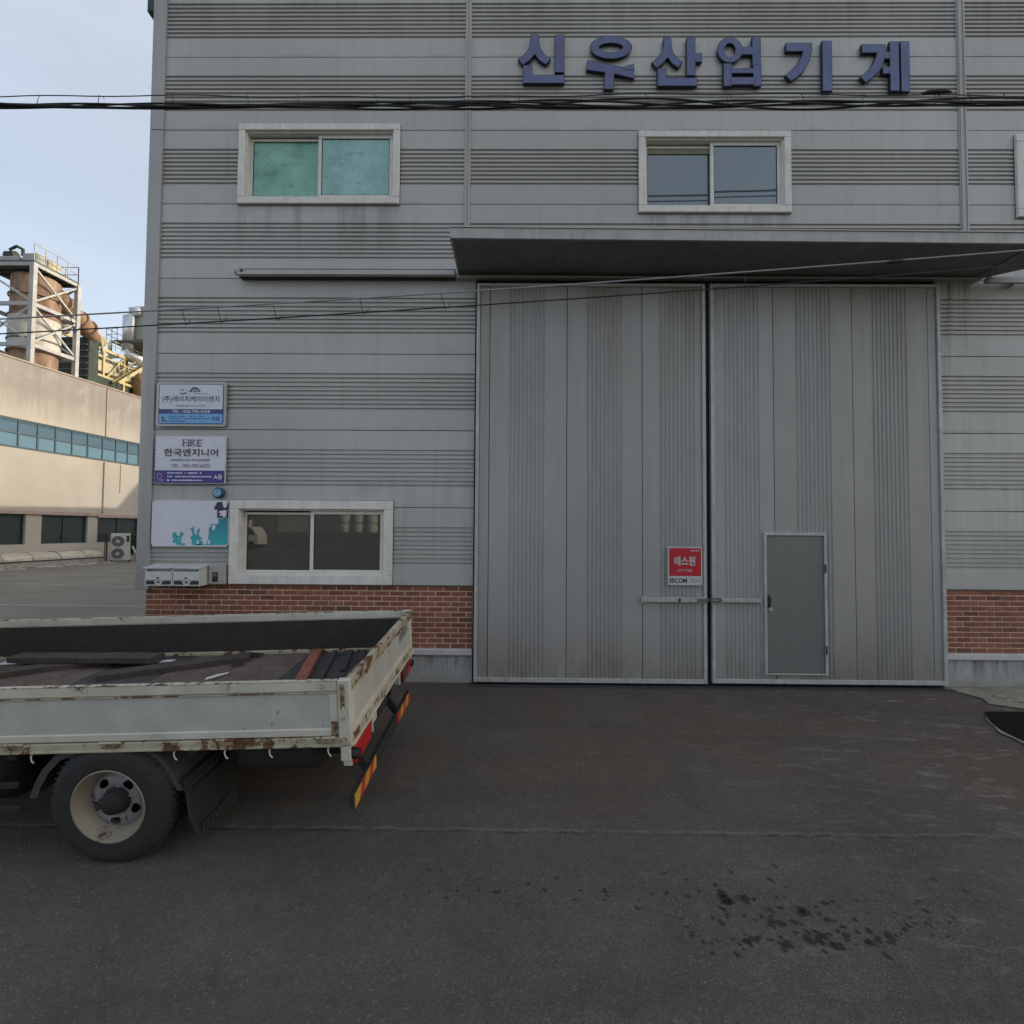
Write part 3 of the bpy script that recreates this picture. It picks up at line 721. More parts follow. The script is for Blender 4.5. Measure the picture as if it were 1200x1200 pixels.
window(1.59, 3.60, 6.175, 7.28, (M['glass_sky'], M['glass_sky']), .088, blind=True, lab='white window above the canopy reflecting the sky')
window(6.555, 8.60, 6.12, 7.235, (M['glass_sky'], M['glass_sky']), .10)
window(-3.73, -1.605, 1.245, 2.335, (M['glass_low'], M['glass_low']), .115, lab='low white window with dark reflecting panes')

# canopy
cp = MB()
CX0, CX1, CYF, CZ0, CZ1 = -.79, 7.05, 5.79, 5.335, 5.455
cz_r = -.02
mb = MB(); mb.prism([(CX0, CZ0), (CX1, CZ0 - .06), (CX1, CZ1 - .06), (CX0, CZ1)], CYF, CYF + .03)
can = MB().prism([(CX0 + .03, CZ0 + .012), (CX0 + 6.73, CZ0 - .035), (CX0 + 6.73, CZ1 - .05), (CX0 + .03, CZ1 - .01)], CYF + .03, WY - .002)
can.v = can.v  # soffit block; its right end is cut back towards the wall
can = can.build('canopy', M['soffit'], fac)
# triangle that runs out to the far right corner
MB().add([(5.94, CYF + .03, CZ0 - .055), (7.03, CYF + .03, CZ0 - .06), (5.94, WY - .003, CZ0 - .055), (5.94, CYF + .03, CZ1 - .07), (7.03, CYF + .03, CZ1 - .07), (5.94, WY - .003, CZ1 - .07)],
         [(0, 2, 1), (3, 4, 5), (0, 1, 4, 3), (1, 2, 5, 4), (2, 0, 3, 5)]).build('canopy_end', M['soffit'], can)
for xa, xb in ((CX0, 2.145), (2.149, 5.545), (5.549, CX1)):
    f = lambda x: -.06 * (x - CX0) / (CX1 - CX0)
    MB().prism([(xa, CZ0 + f(xa)), (xb, CZ0 + f(xb)), (xb, CZ1 + f(xb)), (xa, CZ1 + f(xa))], CYF, CYF + .03).build('fascia', M['fascia'], can)
MB().prism([(CX0, CZ1 + .003), (CX1, CZ1 - .057), (CX1, CZ1 - .045), (CX0, CZ1 + .015)], CYF - .012, CYF + .05).build('flashing', M['clad_plain'], can)
MB().box(CX0, CX0 + .03, CYF + .031, WY - .01, CZ0, CZ1).build('end_fascia', M['fascia'], can)
MB().box(-.80, 6.02, 6.57, WY - .004, 5.262, 5.285, .003).build('door_head_flashing', M['clad_plain'], fac)

# door track
def rail(x0, x1):
    mb = MB().box(x0, x1, 6.53, 6.60, 5.29, 5.345, .010)
    mb.box(x0, x1, 6.51, 6.52, 5.27, 5.295).box(x0, x1, 6.55, 6.60, 5.268, 5.284)
    return mb.build('door_track', M['clad_plain'], fac)
r_ = rail(-3.66, -.82); MB().tube([(-3.70, 6.56, 5.32), (-3.63, 6.56, 5.32)], .042, 12).build('track_end', M['latch'], r_)
MB().tube([(-3.60, 6.505, 5.32), (-3.60, 6.53, 5.32)], .014, 8).build('bolt', M['gasket_shade'], r_)
MB().box(-3.66, -.82, 6.56, WY - .002, 5.352, 5.366).build('track_shadow', M['gasket_shade'], r_)  # dark strip standing in for the shadow in the gap above the track
MB().box(-3.66, -.82, 6.58, WY - .002, 5.262, 5.275).build('track_shadow', M['gasket_shade'], r_)  # matching dark strip for the shade below the track
for x in (-3.2, -2.4, -1.6, -1.0): MB().box(x, x + .05, 6.6, WY - .001, 5.27, 5.37).build('track_bracket', M['latch'], r_)
r2 = MB().box(6.04, 9.2, 6.52, 6.60, 5.20, 5.27, .012).box(6.04, 9.2, 6.51, 6.52, 5.185, 5.21).build('door_track', M['clad_plain'], fac)
for x in (6.4, 7.2, 8.2): MB().box(x, x + .05, 6.6, WY - .001, 5.19, 5.28).build('track_bracket', M['latch'], r2)
MB().box(-.56, 5.475, 6.74, 6.80, 0, 5.29).build('doorway_back', M['gasket_shade'], fac)

# sliding doors
DY = 6.585
def leaf(x0, x1, seams, ribs, z0, z1, lab):
    d = MB()
    e = .045
    for a, b, c, f in ((x0, x0 + e, z0, z1), (x1 - e, x1, z0, z1), (x0 + e + .0005, x1 - e - .0005, z1 - .04, z1), (x0 + e + .0005, x1 - e - .0005, z0, z0 + .055)):
        d.box(a, b, DY - .012, DY + .06, c, f, .004)
    d = d.build('sliding_door', M['door_edge'], fac); d['label'] = lab
    ed = [x0 + e] + seams + [x1 - e]
    for a, b in zip(ed, ed[1:]):
        rc = [r for r in ribs if a - .05 < r < b + .05]
        mb = MB()
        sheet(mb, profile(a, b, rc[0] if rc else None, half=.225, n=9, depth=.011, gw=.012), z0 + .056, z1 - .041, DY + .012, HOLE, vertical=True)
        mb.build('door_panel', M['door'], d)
    return d
HOLE = []
dl = leaf(-.535, 2.435, [-.36, .645, 1.62], [.125, 1.13, 2.07], .035, 5.19, 'left sliding door leaf')
HOLE = [(.17, 1.955, 3.17, 3.945)]
# vertical sheets take holes as (z0,z1,x0,x1)
dr = leaf(2.50, 5.465, [3.315, 4.335, 5.31], [2.90, 3.825, 4.81], .045, 5.19, 'right sliding door leaf with the small door')
MB().box(-.60, 5.50, 6.50, 6.66, -.03, .006, .004).build('floor_track_shadow', M['gasket_shade'], fac)  # track whose black also stands in for the doors' contact shadow
MB().box(2.44, 2.495, 6.66, 6.70, 0, 5.2).build('door_gap', M['black'], fac)
# small door
wd = MB()
X0, X1, Z0, Z1 = 3.16, 3.955, .16, 1.962
for a, b, c, f in ((X0, X0 + .032, Z0, Z1), (X1 - .032, X1, Z0, Z1), (X0 + .0325, X1 - .0325, Z1 - .04, Z1), (X0 + .0325, X1 - .0325, Z0, Z0 + .018)):
    wd.box(a, b, DY - .022, DY + .05, c, f, .003)
wd = wd.build('door_frame', M['door_edge'], fac); wd['label'] = 'frame and leaf of the small door cut into the right sliding door'
MB().box(X0 + .036, X1 - .036, DY - .004, DY + .03, Z0 + .022, Z1 - .045, .003).build('small_door', M['wicket'], wd)
for z in (.42, 1.45): MB().box(X1 - .036, X1 - .014, DY - .034, DY - .0225, z, z + .11, .004).build('hinge', M['gasket_shade'], wd)
h = MB(); h.box(X0 + .045, X0 + .075, DY - .012, DY - .0045, 1.00, 1.16, .004)
h.tube([(X0 + .06, DY - .01, 1.135), (X0 + .06, DY - .05, 1.12), (X0 + .06, DY - .055, 1.05), (X0 + .06, DY - .012, 1.02)], .008, 8)
h.build('handle', M['black'], wd)
MB().tube([(X0 + .075, DY - .005, .985), (X0 + .075, DY - .035, .985)], [.026, .022], 14).build('lock_knob', M['latch'], wd)
# latch bars
l1 = MB(); l1.box(1.60, 2.40, DY - .05, DY - .0125, 1.065, 1.13, .006); l1.tube([(1.60, DY - .03, 1.05), (1.60, DY - .03, 1.145)], .012, 8)
l1 = l1.build('latch_bar', M['latch'], dl); 
MB().box(2.06, 2.085, DY - .055, DY - .0505, 1.075, 1.12, .003).build('bolt', M['black'], dl)
l2 = MB(); l2.box(2.60, 3.09, DY - .048, DY - .0125, 1.068, 1.125, .006); l2.tube([(3.10, DY - .03, 1.055), (3.10, DY - .03, 1.15)], .013, 8)
l2.build('latch_bar', M['latch'], dr)
hp = MB(); hp.box(2.30, 2.44, DY - .065, DY - .0515, 1.08, 1.12, .003)
for k in range(9):
    a = 2 * math.pi * k / 9; b = 2 * math.pi * (k + 1) / 9
    hp.bar((2.52 + .07 * math.cos(a), DY - .06, 1.10 + .022 * math.sin(a)), (2.52 + .07 * math.cos(b), DY - .06, 1.10 + .022 * math.sin(b)), .014)
hp.build('hasp', M['steel_dk'], dl)
MB().box(2.53, 2.60, DY - .04, DY - .0125, 1.06, 1.10, .006).build('hasp_plate', M['latch'], dr)

# ------------------------------------------------------------------ raised name letters (drawn on a 450-per-metre grid, y down)
nm = thing('factory_name_sign', 'six raised dark blue Korean letters high on the grey facade', 'sign', (0, WY - .02, 8.2))
GU = 1 / 450.
def arc(cx, cy, rx, ry, a0, a1, n=10): return [(cx + rx * math.cos(R(a0 + (a1 - a0) * i / n)), cy + ry * math.sin(R(a0 + (a1 - a0) * i / n))) for i in range(n + 1)]
def letter(strokes, ox, oz, sx, sy):
    """strokes: polygons (outer[, inner ring]) in grid units; ox, oz = top left corner in metres"""
    face, side = MB(), MB()
    for k, st in enumerate(strokes):
        ring = isinstance(st[0], list)
        outer = st[0] if ring else st
        conv = lambda P: [(ox + a * sx, oz - b * sy) for a, b in P]
        o = conv(outer); e = k * .0015
        if ring:
            i_ = conv(st[1]); n = len(o)
            for y0, mb in ((-.062 - e, face),):
                mb.add([(x, y0, z) for x, z in o] + [(x, y0, z) for x, z in i_], [(j, (j + 1) % n, n + (j + 1) % n, n + j) for j in range(n)])
            for P in (o, i_):
                side.add([(x, y, z) for y in (-.060 - e, 0) for x, z in P], [(j, (j + 1) % n, n + (j + 1) % n, n + j) for j in range(n)])
            # dark lip around the face
            big = [(x + (x - sum(p[0] for p in o) / n) * .05, z + (z - sum(p[1] for p in o) / n) * .05) for x, z in o]
            side.add([(x, -.059 - e, z) for x, z in big] + [(x, -.059 - e, z) for x, z in i_], [(j, (j + 1) % n, n + (j + 1) % n, n + j) for j in range(n)])
        else:
            n = len(o)
            cx, cz = sum(p[0] for p in o) / n, sum(p[1] for p in o) / n
            face.add([(x, -.062 - e, z) for x, z in o], [tuple(range(n))])
            # offset outline a little outwards for the dark edge
            lip = []
            for j in range(n):
                p0, p1, p2 = Vector(o[j - 1]), Vector(o[j]), Vector(o[(j + 1) % n])
                d1 = (p1 - p0).normalized(); d2 = (p2 - p1).normalized()
                nn = Vector((d1.y + d2.y, -d1.x - d2.x))
                nn = nn.normalized() if nn.length > 1e-6 else Vector((0, 0))
                lip.append(p1 + nn * .009 * LSGN(o))
            side.add([(p[0], y, p[1]) for y in (-.060 - e, 0) for p in lip], [tuple(range(n))] + [(j, (j + 1) % n, n + (j + 1) % n, n + j) for j in range(n)])
    root = side.build('letter', M['letter_side'], nm)
    face.build('letter_face', M['letter_face'], root)
    return root
def LSGN(P):
    a = sum(P[i][0] * P[(i + 1) % len(P)][1] - P[(i + 1) % len(P)][0] * P[i][1] for i in range(len(P)))
    return 1 if a > 0 else -1
def ring(cx, cy, rx, ry, t, n=28): return [arc(cx, cy, rx, ry, 0, 360 - 360 / n, n - 1), arc(cx, cy, rx - t, ry - t * .82, 0, 360 - 360 / n, n - 1)]
def bx_(a, b, c, d): return [(a, b), (c, b), (c, d), (a, d)]
def siot(x, y, s=1.):   # ㅅ with curved feet
    return [(x + 82 * s, y), (x + 128 * s, y), (x + 128 * s, y + 55), (x + 138 * s, y + 92), (x + 165 * s, y + 125), (x + 202 * s, y + 148),
            (x + 175 * s, y + 182), (x + 138 * s, y + 158), (x + 105 * s, y + 118), (x + 72 * s, y + 158), (x + 32 * s, y + 184), (x + 4 * s, y + 152),
            (x + 42 * s, y + 125), (x + 70 * s, y + 92), (x + 82 * s, y + 52)]
def nieun(x, y, wd_, h): return [(x, y), (x + 50, y), (x + 50, y + h - 46), (x + wd_, y + h - 46), (x + wd_, y + h), (x, y + h)]
# origin of zoomed drawing: grid(0,0) stands for x=-.015, z=8.745 ; one grid unit = 1/5 picture unit
S5 = (1 / 450., 1 / 450.)
def put(strokes, dx, dz): 
    o = letter(strokes, 0, 0, *S5); o.location = (dx, 0, dz); return o
nm.location = (0, WY - .012, -.04); nm.scale = (.992, .7, .9995)
def place(strokes, px, pz):
    o = letter(strokes, 0, 0, 1 / 450., 1 / 450.)
    o.location = (px, 0, pz); return o
place([siot(0, 0, .98), bx_(228, 2, 280, 232), nieun(36, 192, 244, 106)], -.025, 8.625)                                             # 신
place([ring(145, 68, 122, 68, 48), [(4, 152), (8, 152), (165, 182), (280, 205), (283, 258), (160, 228), (0, 205)], [(112, 205), (162, 205), (160, 325), (105, 325)],
       [(205, 195), (280, 172), (283, 205), (240, 205)]], .905, 8.60)                                                               # 우
place([siot(0, 0, .92), bx_(214, 2, 262, 232), bx_(258, 98, 302, 148), nieun(38, 192, 234, 104)], 1.77, 8.58)                       # 산
place([ring(74, 78, 74, 76, 40), bx_(146, 60, 215, 105), bx_(210, 0, 256, 168), bx_(36, 165, 82, 300), bx_(214, 172, 258, 300), bx_(78, 195, 218, 222), bx_(78, 250, 218, 292)], 2.655, 8.585)   # 업
place([[(6, 12), (158, 12), (155, 62), (140, 120), (108, 178), (62, 222), (32, 242), (0, 210), (38, 180), (76, 140), (100, 92), (108, 60), (6, 60)], bx_(222, 0, 276, 304)], 3.56, 8.53)                 # 기
place([[(10, 12), (150, 12), (148, 62), (134, 120), (100, 178), (60, 220), (28, 242), (0, 212), (38, 180), (72, 140), (94, 92), (100, 60), (10, 60)], bx_(135, 58, 190, 98), bx_(132, 150, 190, 190),
       bx_(176, -4, 226, 296), bx_(240, -4, 288, 300)], 4.56, 8.51)                                                                   # 계

# ------------------------------------------------------------------ sign boards at the left corner
def rounded(x0, x1, z0, z1, r, n=5):
    P = []
    for cx, cz, a0 in ((x1 - r, z1 - r, 0), (x0 + r, z1 - r, 90), (x0 + r, z0 + r, 180), (x1 - r, z0 + r, 270)):
        P += [(cx + r * math.cos(R(a0 + 90 * i / n)), cz + r * math.sin(R(a0 + 90 * i / n))) for i in range(n + 1)]
    return P
def dashes(x0, x1, z, h, y, mat, parent, seed, frag=.02):
    """print too small to read: short uneven marks"""
    rr = random.Random(seed); mb = MB(); x = x0
    while x < x1:
        wd_ = rr.uniform(.6, 1.6) * frag
        if rr.random() > .14:
            mb.quad((x, y, z + rr.uniform(0, .2) * h), (min(x + wd_, x1), y, z), (min(x + wd_, x1), y, z + h), (x, y, z + h * rr.uniform(.8, 1)))
        x += wd_ + frag * .35
    return tag(mb.build('small_print', mat, parent), kind='stuff')
SY = WY - .045
s1 = thing('sign_board', 'upper white company board with navy phone bar and light blue strip', 'sign', (0, 0, 0))
MB().prism(rounded(-4.735, -3.815, 3.295, 3.885, .035), SY, SY + .03).build('backing', M['clad_plain'], s1)
MB().prism(rounded(-4.70, -3.845, 3.325, 3.855, .03), SY - .003, SY - .0002).build('border', M['sign_navy'], s1)
MB().prism(rounded(-4.69, -3.855, 3.52, 3.845, .02), SY - .006, SY - .0032).build('face', M['sign_white'], s1)
MB().prism(rounded(-4.69, -3.855, 3.335, 3.458, .02), SY - .006, SY - .0032).build('strip', M['sign_sky'], s1)
yy = SY - .0075
mb = MB(); mb.add([(x, yy, z) for x, z in [(-4.43, 3.745), (-4.40, 3.735), (-4.36, 3.735), (-4.33, 3.75), (-4.335, 3.725), (-4.37, 3.712), (-4.41, 3.718)]], [tuple(range(7))]); mb.build('emblem', M['ink_grey'], s1)
mb = MB(); P = arc(-4.225, 3.775, .055, .035, 10, 170, 10); Q = arc(-4.225, 3.765, .048, .02, 170, 10, 10); mb.add([(x, yy, z) for x, z in P + Q], [tuple(range(len(P + Q)))]); mb.build('emblem', M['ink'], s1)
dashes(-4.41, -4.33, 3.765, .018, yy, M['ink_grey'], s1, 1); dashes(-4.30, -4.15, 3.745, .03, yy, M['ink_grey'], s1, 2, .03); dashes(-4.30, -4.06, 3.722, .009, yy, M['ink_grey'], s1, 3)
text_mesh('lettering', '(주)에이치케이이엔지', M['ink'], -4.65, -3.90, 3.60, 3.695, yy, s1, .012)
text_mesh('lettering', 'HKENG CO.,LTD', M['ink_grey'], -4.47, -4.08, 3.548, 3.578, yy, s1, .01)
text_mesh('lettering', 'TEL : 053-795-4258', M['ink_white'], -4.52, -4.02, 3.47, 3.508, yy, s1, .02)
for i, z in enumerate((3.418, 3.388, 3.355)): dashes(-4.56, (-4.08, -4.02, -4.30)[i], z, .014, yy, M['ink_blue'], s1, 10 + i)
text_mesh('lettering', 'B동', M['ink_blue'], -3.985, -3.885, 3.37, 3.425, yy, s1, .02)
MB().add([(x, yy, z) for x, z in [(-4.665, 3.41), (-4.64, 3.435), (-4.615, 3.41), (-4.625, 3.385), (-4.58, 3.37), (-4.585, 3.352), (-4.655, 3.355), (-4.65, 3.39)]], [tuple(range(8))]).build('emblem', M['ink_grey'], s1)

s2 = thing('sign_board', 'middle white company board with purple bottom band under the navy barred one', 'sign', (0, 0, 0))
MB().prism(rounded(-4.725, -3.805, 2.545, 3.165, .012), SY, SY + .03).build('backing', M['sign_white'], s2)
MB().box(-4.72, -3.81, SY - .003, SY - .0002, 2.552, 2.715).build('band', M['sign_purple'], s2)
yy = SY - .0045
text_mesh('lettering', 'HKE', M['ink_grey'], -4.37, -4.12, 3.035, 3.12, yy, s2, .01, spacing=.9)
mb = MB()
for x in (-4.37, -4.325, -4.30, -4.255, -4.165): mb.quad((x, yy, 3.033), (x + .03, yy, 3.033), (x + .03, yy, 3.041), (x, yy, 3.041)); mb.quad((x, yy, 3.114), (x + .03, yy, 3.114), (x + .03, yy, 3.122), (x, yy, 3.122))
mb.build('serif', M['ink_grey'], s2)
text_mesh('lettering', '한국엔지니어', M['ink'], -4.61, -3.90, 2.90, 3.00, yy, s2, .018)
text_mesh('lettering', 'HANKOOK ENGINEER', M['ink_grey'], -4.52, -4.0, 2.838, 2.868, yy, s2, .01)
text_mesh('lettering', 'TEL : 053-592-6232', M['ink_grey'], -4.51, -4.0, 2.755, 2.80, yy, s2, .005)
for i, z in enumerate((2.672, 2.625, 2.577)): dashes(-4.56, (-4.03, -3.98, -4.09)[i], z, .019, yy, M['ink_white'], s2, 20 + i)
text_mesh('lettering', 'A동', M['ink_white'], -3.95, -3.835, 2.60, 2.665, yy, s2, .02)
mb = MB()
for a, b in (((-4.69, 2.65), (-4.665, 2.68)), ((-4.665, 2.68), (-4.63, 2.65)), ((-4.69, 2.65), (-4.67, 2.60)), ((-4.67, 2.60), (-4.60, 2.59)), ((-4.63, 2.65), (-4.64, 2.61)), ((-4.67, 2.575), (-4.605, 2.575))):
    mb.bar((a[0], yy, a[1]), (b[0], yy, b[1]), .004, .010)
mb.build('emblem', M['ink_pink'], s2)

bd = thing('security_badge', 'small round blue badge above the torn board', 'badge', (-3.885, SY, 2.425))
MB().lathe([(.03, .005), (.03, .072), (-.012, .072), (-.02, .064), (-.024, .0)], 32).build('disc', M['badge'], bd, True)
MB().prism(rounded(-.05, .05, -.028, .026, .02), -.030, -.0255).build('face', M['badge_light'], bd)
text_mesh('lettering', 'ADT', M['badge'], -.036, .036, -.016, .016, -.0315, bd, .02)
for s_ in (1, -1): MB().add([(.045 * math.cos(R(a)), -.0262, s_ * (.036 + .012 * math.sin(R(a)))) for a in range(0, 181, 20)], [tuple(range(10))]).build('stripe', M['badge_light'], bd)

s3 = thing('torn_sign_board', 'bare white board with torn teal film left along its lower right', 'sign', (0, 0, 0))
MB().prism(rounded(-4.745, -3.735, 1.725, 2.325, .045), SY, SY + .03).build('board', M['sign_white'], s3)
gx = lambda u: -4.745 + (u - 175) / (1108 - 175) * 1.01
gzz = lambda v: 2.325 - (v - 70) / (632 - 70) * .60
yy = SY - .002
def patch(P, mat, nmn='torn_film', y=None):
    mb = MB(); mb.prism([(gx(a), gzz(b)) for a, b in P], (y or yy), SY - .0003); return mb.build(nmn, mat, s3)
patch([(975, 295), (1070, 282), (1098, 282), (1100, 590), (1085, 612), (720, 616), (740, 595), (840, 605), (855, 560), (872, 470), (868, 400), (885, 395), (890, 362), (925, 355), (965, 360), (985, 340)], M['teal'])
patch([(960, 90), (1015, 85), (1028, 120), (1045, 165), (1075, 145), (1085, 90), (1103, 100), (1100, 280), (965, 282), (962, 180), (935, 185), (925, 150), (945, 130)], M['film_dark'])
patch([(985, 200), (1040, 190), (1075, 185), (1072, 270), (1040, 275), (1020, 250), (985, 262), (1010, 225), (988, 222)], M['sign_white'], 'torn_letter', yy - .002)
patch([(912, 370), (940, 365), (950, 395), (935, 435), (915, 430), (905, 400)], M['sign_white'], 'torn_letter', yy - .002)
patch([(860, 560), (885, 545), (892, 600), (862, 606)], M['sign_white'], 'torn_letter', yy - .002)
patch([(640, 408), (668, 415), (682, 378), (692, 400), (686, 430), (700, 480), (720, 500), (728, 440), (750, 408), (765, 425), (748, 460), (755, 505), (800, 530), (765, 545), (800, 575), (800, 600), (765, 612), (690, 620), (665, 600), (668, 560), (645, 520), (672, 500), (670, 450), (648, 430)], M['teal'])
patch([(728, 560), (752, 552), (756, 598), (730, 604)], M['sign_white'], 'torn_letter', yy - .002)
patch([(435, 470), (475, 458), (485, 500), (525, 500), (520, 455), (568, 470), (555, 500), (540, 520), (535, 590), (585, 590), (588, 618), (485, 616), (480, 590), (430, 582), (450, 540), (430, 520)], M['teal'])
patch([(500, 528), (515, 528), (515, 545), (500, 545)], M['sign_white'], 'torn_letter', yy - .002)

# mailboxes and socket box
def mailbox(x, label):
    t = thing('mailbox', label, 'mailbox', (x, WY - .02, 1.235), 'twin mailboxes at the corner')
    mb = MB(); mb.prism([(-.20, 0), (.018, 0), (.018, .245), (-.20, .215)], -.175, .172, 'yz'); mb.build('body', M['mailbox'], t)
    mb = MB(); mb.prism([(-.225, .218), (.02, .252), (.02, .264), (-.225, .228)], -.19, .187, 'yz'); mb.build('lid', M['mailbox'], t)
    MB().box(-.15, .15, -.208, -.2005, .185, .203, .002).build('slot', M['gasket_shade'], t)
    MB().box(-.155, .155, -.212, -.2005, .07, .175, .003).build('flap', M['mailbox'], t)
    for s_ in (-1, 1): MB().prism([(s_ * .155, .018), (s_ * .035, .018), (s_ * .065, .062), (s_ * .155, .062)], -.206, -.2005).build('window', M['gasket_shade'], t)
    MB().tube([(0, -.22, .10), (0, -.2125, .10)], .012, 10).build('lock', M['gasket_shade'], t)
    MB().box(-.018, .018, -.206, -.2005, .035, .052).build('name_tag', M['gasket_shade'], t)
    dashes(-.13, .13, .190, .006, -.209, M['mailbox'], t, int(x * 100))
    return t
mailbox(-4.51, 'left one of the two white mailboxes at the corner above the bricks')
mailbox(-4.155, 'right one of the two white mailboxes, beside the grey meter box')
mbx = thing('meter_box', 'flat grey metal box with small black opening left of the low window', 'box', (-3.865, WY - .02, 1.245))
MB().box(-.10, .115, -.06, .015, 0, .255, .006).build('body', M['clad_plain'], mbx)
MB().box(-.045, .025, -.066, -.0605, .03, .155, .004).build('opening', M['black'], mbx)
MB().box(-.03, .01, -.070, -.0665, .10, .14, .002).build('latch', M['ink_grey'], mbx)

# red sign on the door
rs = thing('security_sign', 'red and white security company sign on the left sliding door', 'sign', (2.155, DY - .016, 1.525))
MB().box(-.225, .218, -.010, .0, -.245, .245, .003).build('board', M['sign_alu'], rs)
MB().box(-.205, .200, -.013, -.0102, -.125, .228).build('red_field', M['red'], rs)
text_mesh('lettering', '에스원', M['sign_alu'], -.145, .125, .005, .125, -.0145, rs, .025)
text_mesh('lettering', 'CCTV 작동중', M['sign_alu'], -.10, .085, -.075, -.035, -.0145, rs, .005)
dashes(.05, .18, .188, .016, -.0145, M['sign_alu'], rs, 4, .014)
text_mesh('lettering', 'SECOM', M['ink'], -.205, .02, -.215, -.155, -.0115, rs, .03)
dashes(.07, .20, -.20, .010, -.0115, M['red'], rs, 5, .03); dashes(.07, .19, -.175, .010, -.0115, M['ink_grey'], rs, 6, .03)

# ------------------------------------------------------------------ overhead cables
def sagline(x0, z0, x1, z1, y, sag, n=60, wob=0., seed=0, y1=None):
    rr = random.Random(seed); P = []
    y1 = y if y1 is None else y1
    ph = [rr.uniform(0, 6.28) for _ in range(4)]
    for i in range(n + 1):
        t = i / n; x = x0 + (x1 - x0) * t
        z = z0 + (z1 - z0) * t - 4 * sag * t * (1 - t) + wob * (math.sin(x * 1.7 + ph[0]) + .6 * math.sin(x * 3.9 + ph[1]))
        P.append((x, y + (y1 - y) * t + wob * .8 * math.sin(x * 2.3 + ph[2]), z))
    return P
CBY = 4.6
cb = thing('overhead_cable_bundle', 'thick twisted black cable bundle crossing the whole facade below the letters', 'cable', (0, CBY, 5.8))
cb.location = (0, 0, 0)
def zc(x): return 5.90 + .0025 * x                # bundle height over x
for k in range(5):
    rr = random.Random(k); P = []
    for i in range(241):
        x = -16 + i * 32 / 240; a = x * 1.9 + k * 1.257 + .6 * math.sin(x * .7 + k)
        rad = .016 + .014 * max(0, math.sin(x * .55 + 1.1)) + (.035 * max(0, math.sin((x - 1.0) * .62)) if k == 0 else 0)
        P.append((x, CBY + rad * math.cos(a), zc(x) + rad * math.sin(a) + (.018 * math.sin(x * .8) if k < 2 else 0)))
    MB().tube(P, .0085 if k else .0095, 6).build('strand', M['cable'], cb)
P = [(-16 + i * 32 / 160, CBY, zc(-16 + i * .2) + .085 + .008 * math.sin(i * .9) + .012 * math.sin(i * .23)) for i in range(161)]
MB().tube(P, .0045, 6).build('messenger_wire', M['cable'], cb)
rr = random.Random(3); x = -8
ties = MB()
while x < 8:
    z = zc(x); dx = rr.uniform(-.02, .03)
    ties.tube([(x, CBY - .004, z + .10), (x + dx, CBY - .006, z + .05), (x + dx * 1.3, CBY - .012, z - .03)], .003, 5)
    if rr.random() < .4: ties.tube([(x + .03, CBY, z + .09), (x + .055, CBY - .01, z + .055)], .003, 5)
    x += rr.uniform(.28, .75)
ties.build('lashing_ties', M['cable'], cb)
MB().tube([(3.70, CBY, 6.005), (3.78, CBY, 6.022), (3.92, CBY, 6.028), (3.97, CBY, 6.015)], [.008, .020, .020, .008], 8).build('splice', M['cable'], cb)

def wire(name, label, x0, z0, x1, z1, y, r, mat, sag=.1, y1=None, wob=0., seed=1):
    t = thing(name, label, 'cable', (0, 0, 0))
    P = sagline(x0, z0, x1, z1, y, sag, 80, wob, seed, y1)
    MB().tube(P, r, 6).build('wire', mat, t); return t, P
wt, P = wire('service_wire', 'thin pale grey wire slanting up across the canopy', -14, 3.62, 14, 5.62, 4.9, .0075, M['cable_grey'], .30)
wt2, P2 = wire('service_wire', 'thin dark wire slanting across the doors just below the pale one', -14, 3.46, 14, 5.46, 4.95, .0065, M['cable'], .26)
for (x, L) in ((-2.4, .1), (-.75, .12), (-3.3, .08), (2.2, .06), (-1.55, .1), (-4.4, .1), (-2.95, .1)):
    z = 4.2 + .07 * x
    zz = min(P2, key=lambda p: abs(p[0] - x))[2]; za = min(P, key=lambda p: abs(p[0] - x))[2]
    MB().tube([(x, 4.93, za), (x + .04, 4.94, zz - .03), (x + .09, 4.94, zz + .03)], .004, 5).build('tie', M['cable'], wt2)
xx = 3.66; zz = min(P, key=lambda p: abs(p[0] - xx)); MB().tube([(xx - .10, 4.9, zz[2] - .006), (xx - .05, 4.9, zz[2]), (xx + .05, 4.9, zz[2] + .007), (xx + .1, 4.9, zz[2] + .012)], [.008, .018, .018, .008], 8).build('splice', M['cable'], wt)
wire('street_cable', 'upper one of two street cables mirrored in the window above the canopy', -14, 8.6, 14, 9.3, 3.0, .018, M['cable'], .05)
wire('street_cable', 'lower one of two street cables mirrored in the window above the canopy', -14, 8.42, 14, 9.12, 3.1, .012, M['cable'], .05)

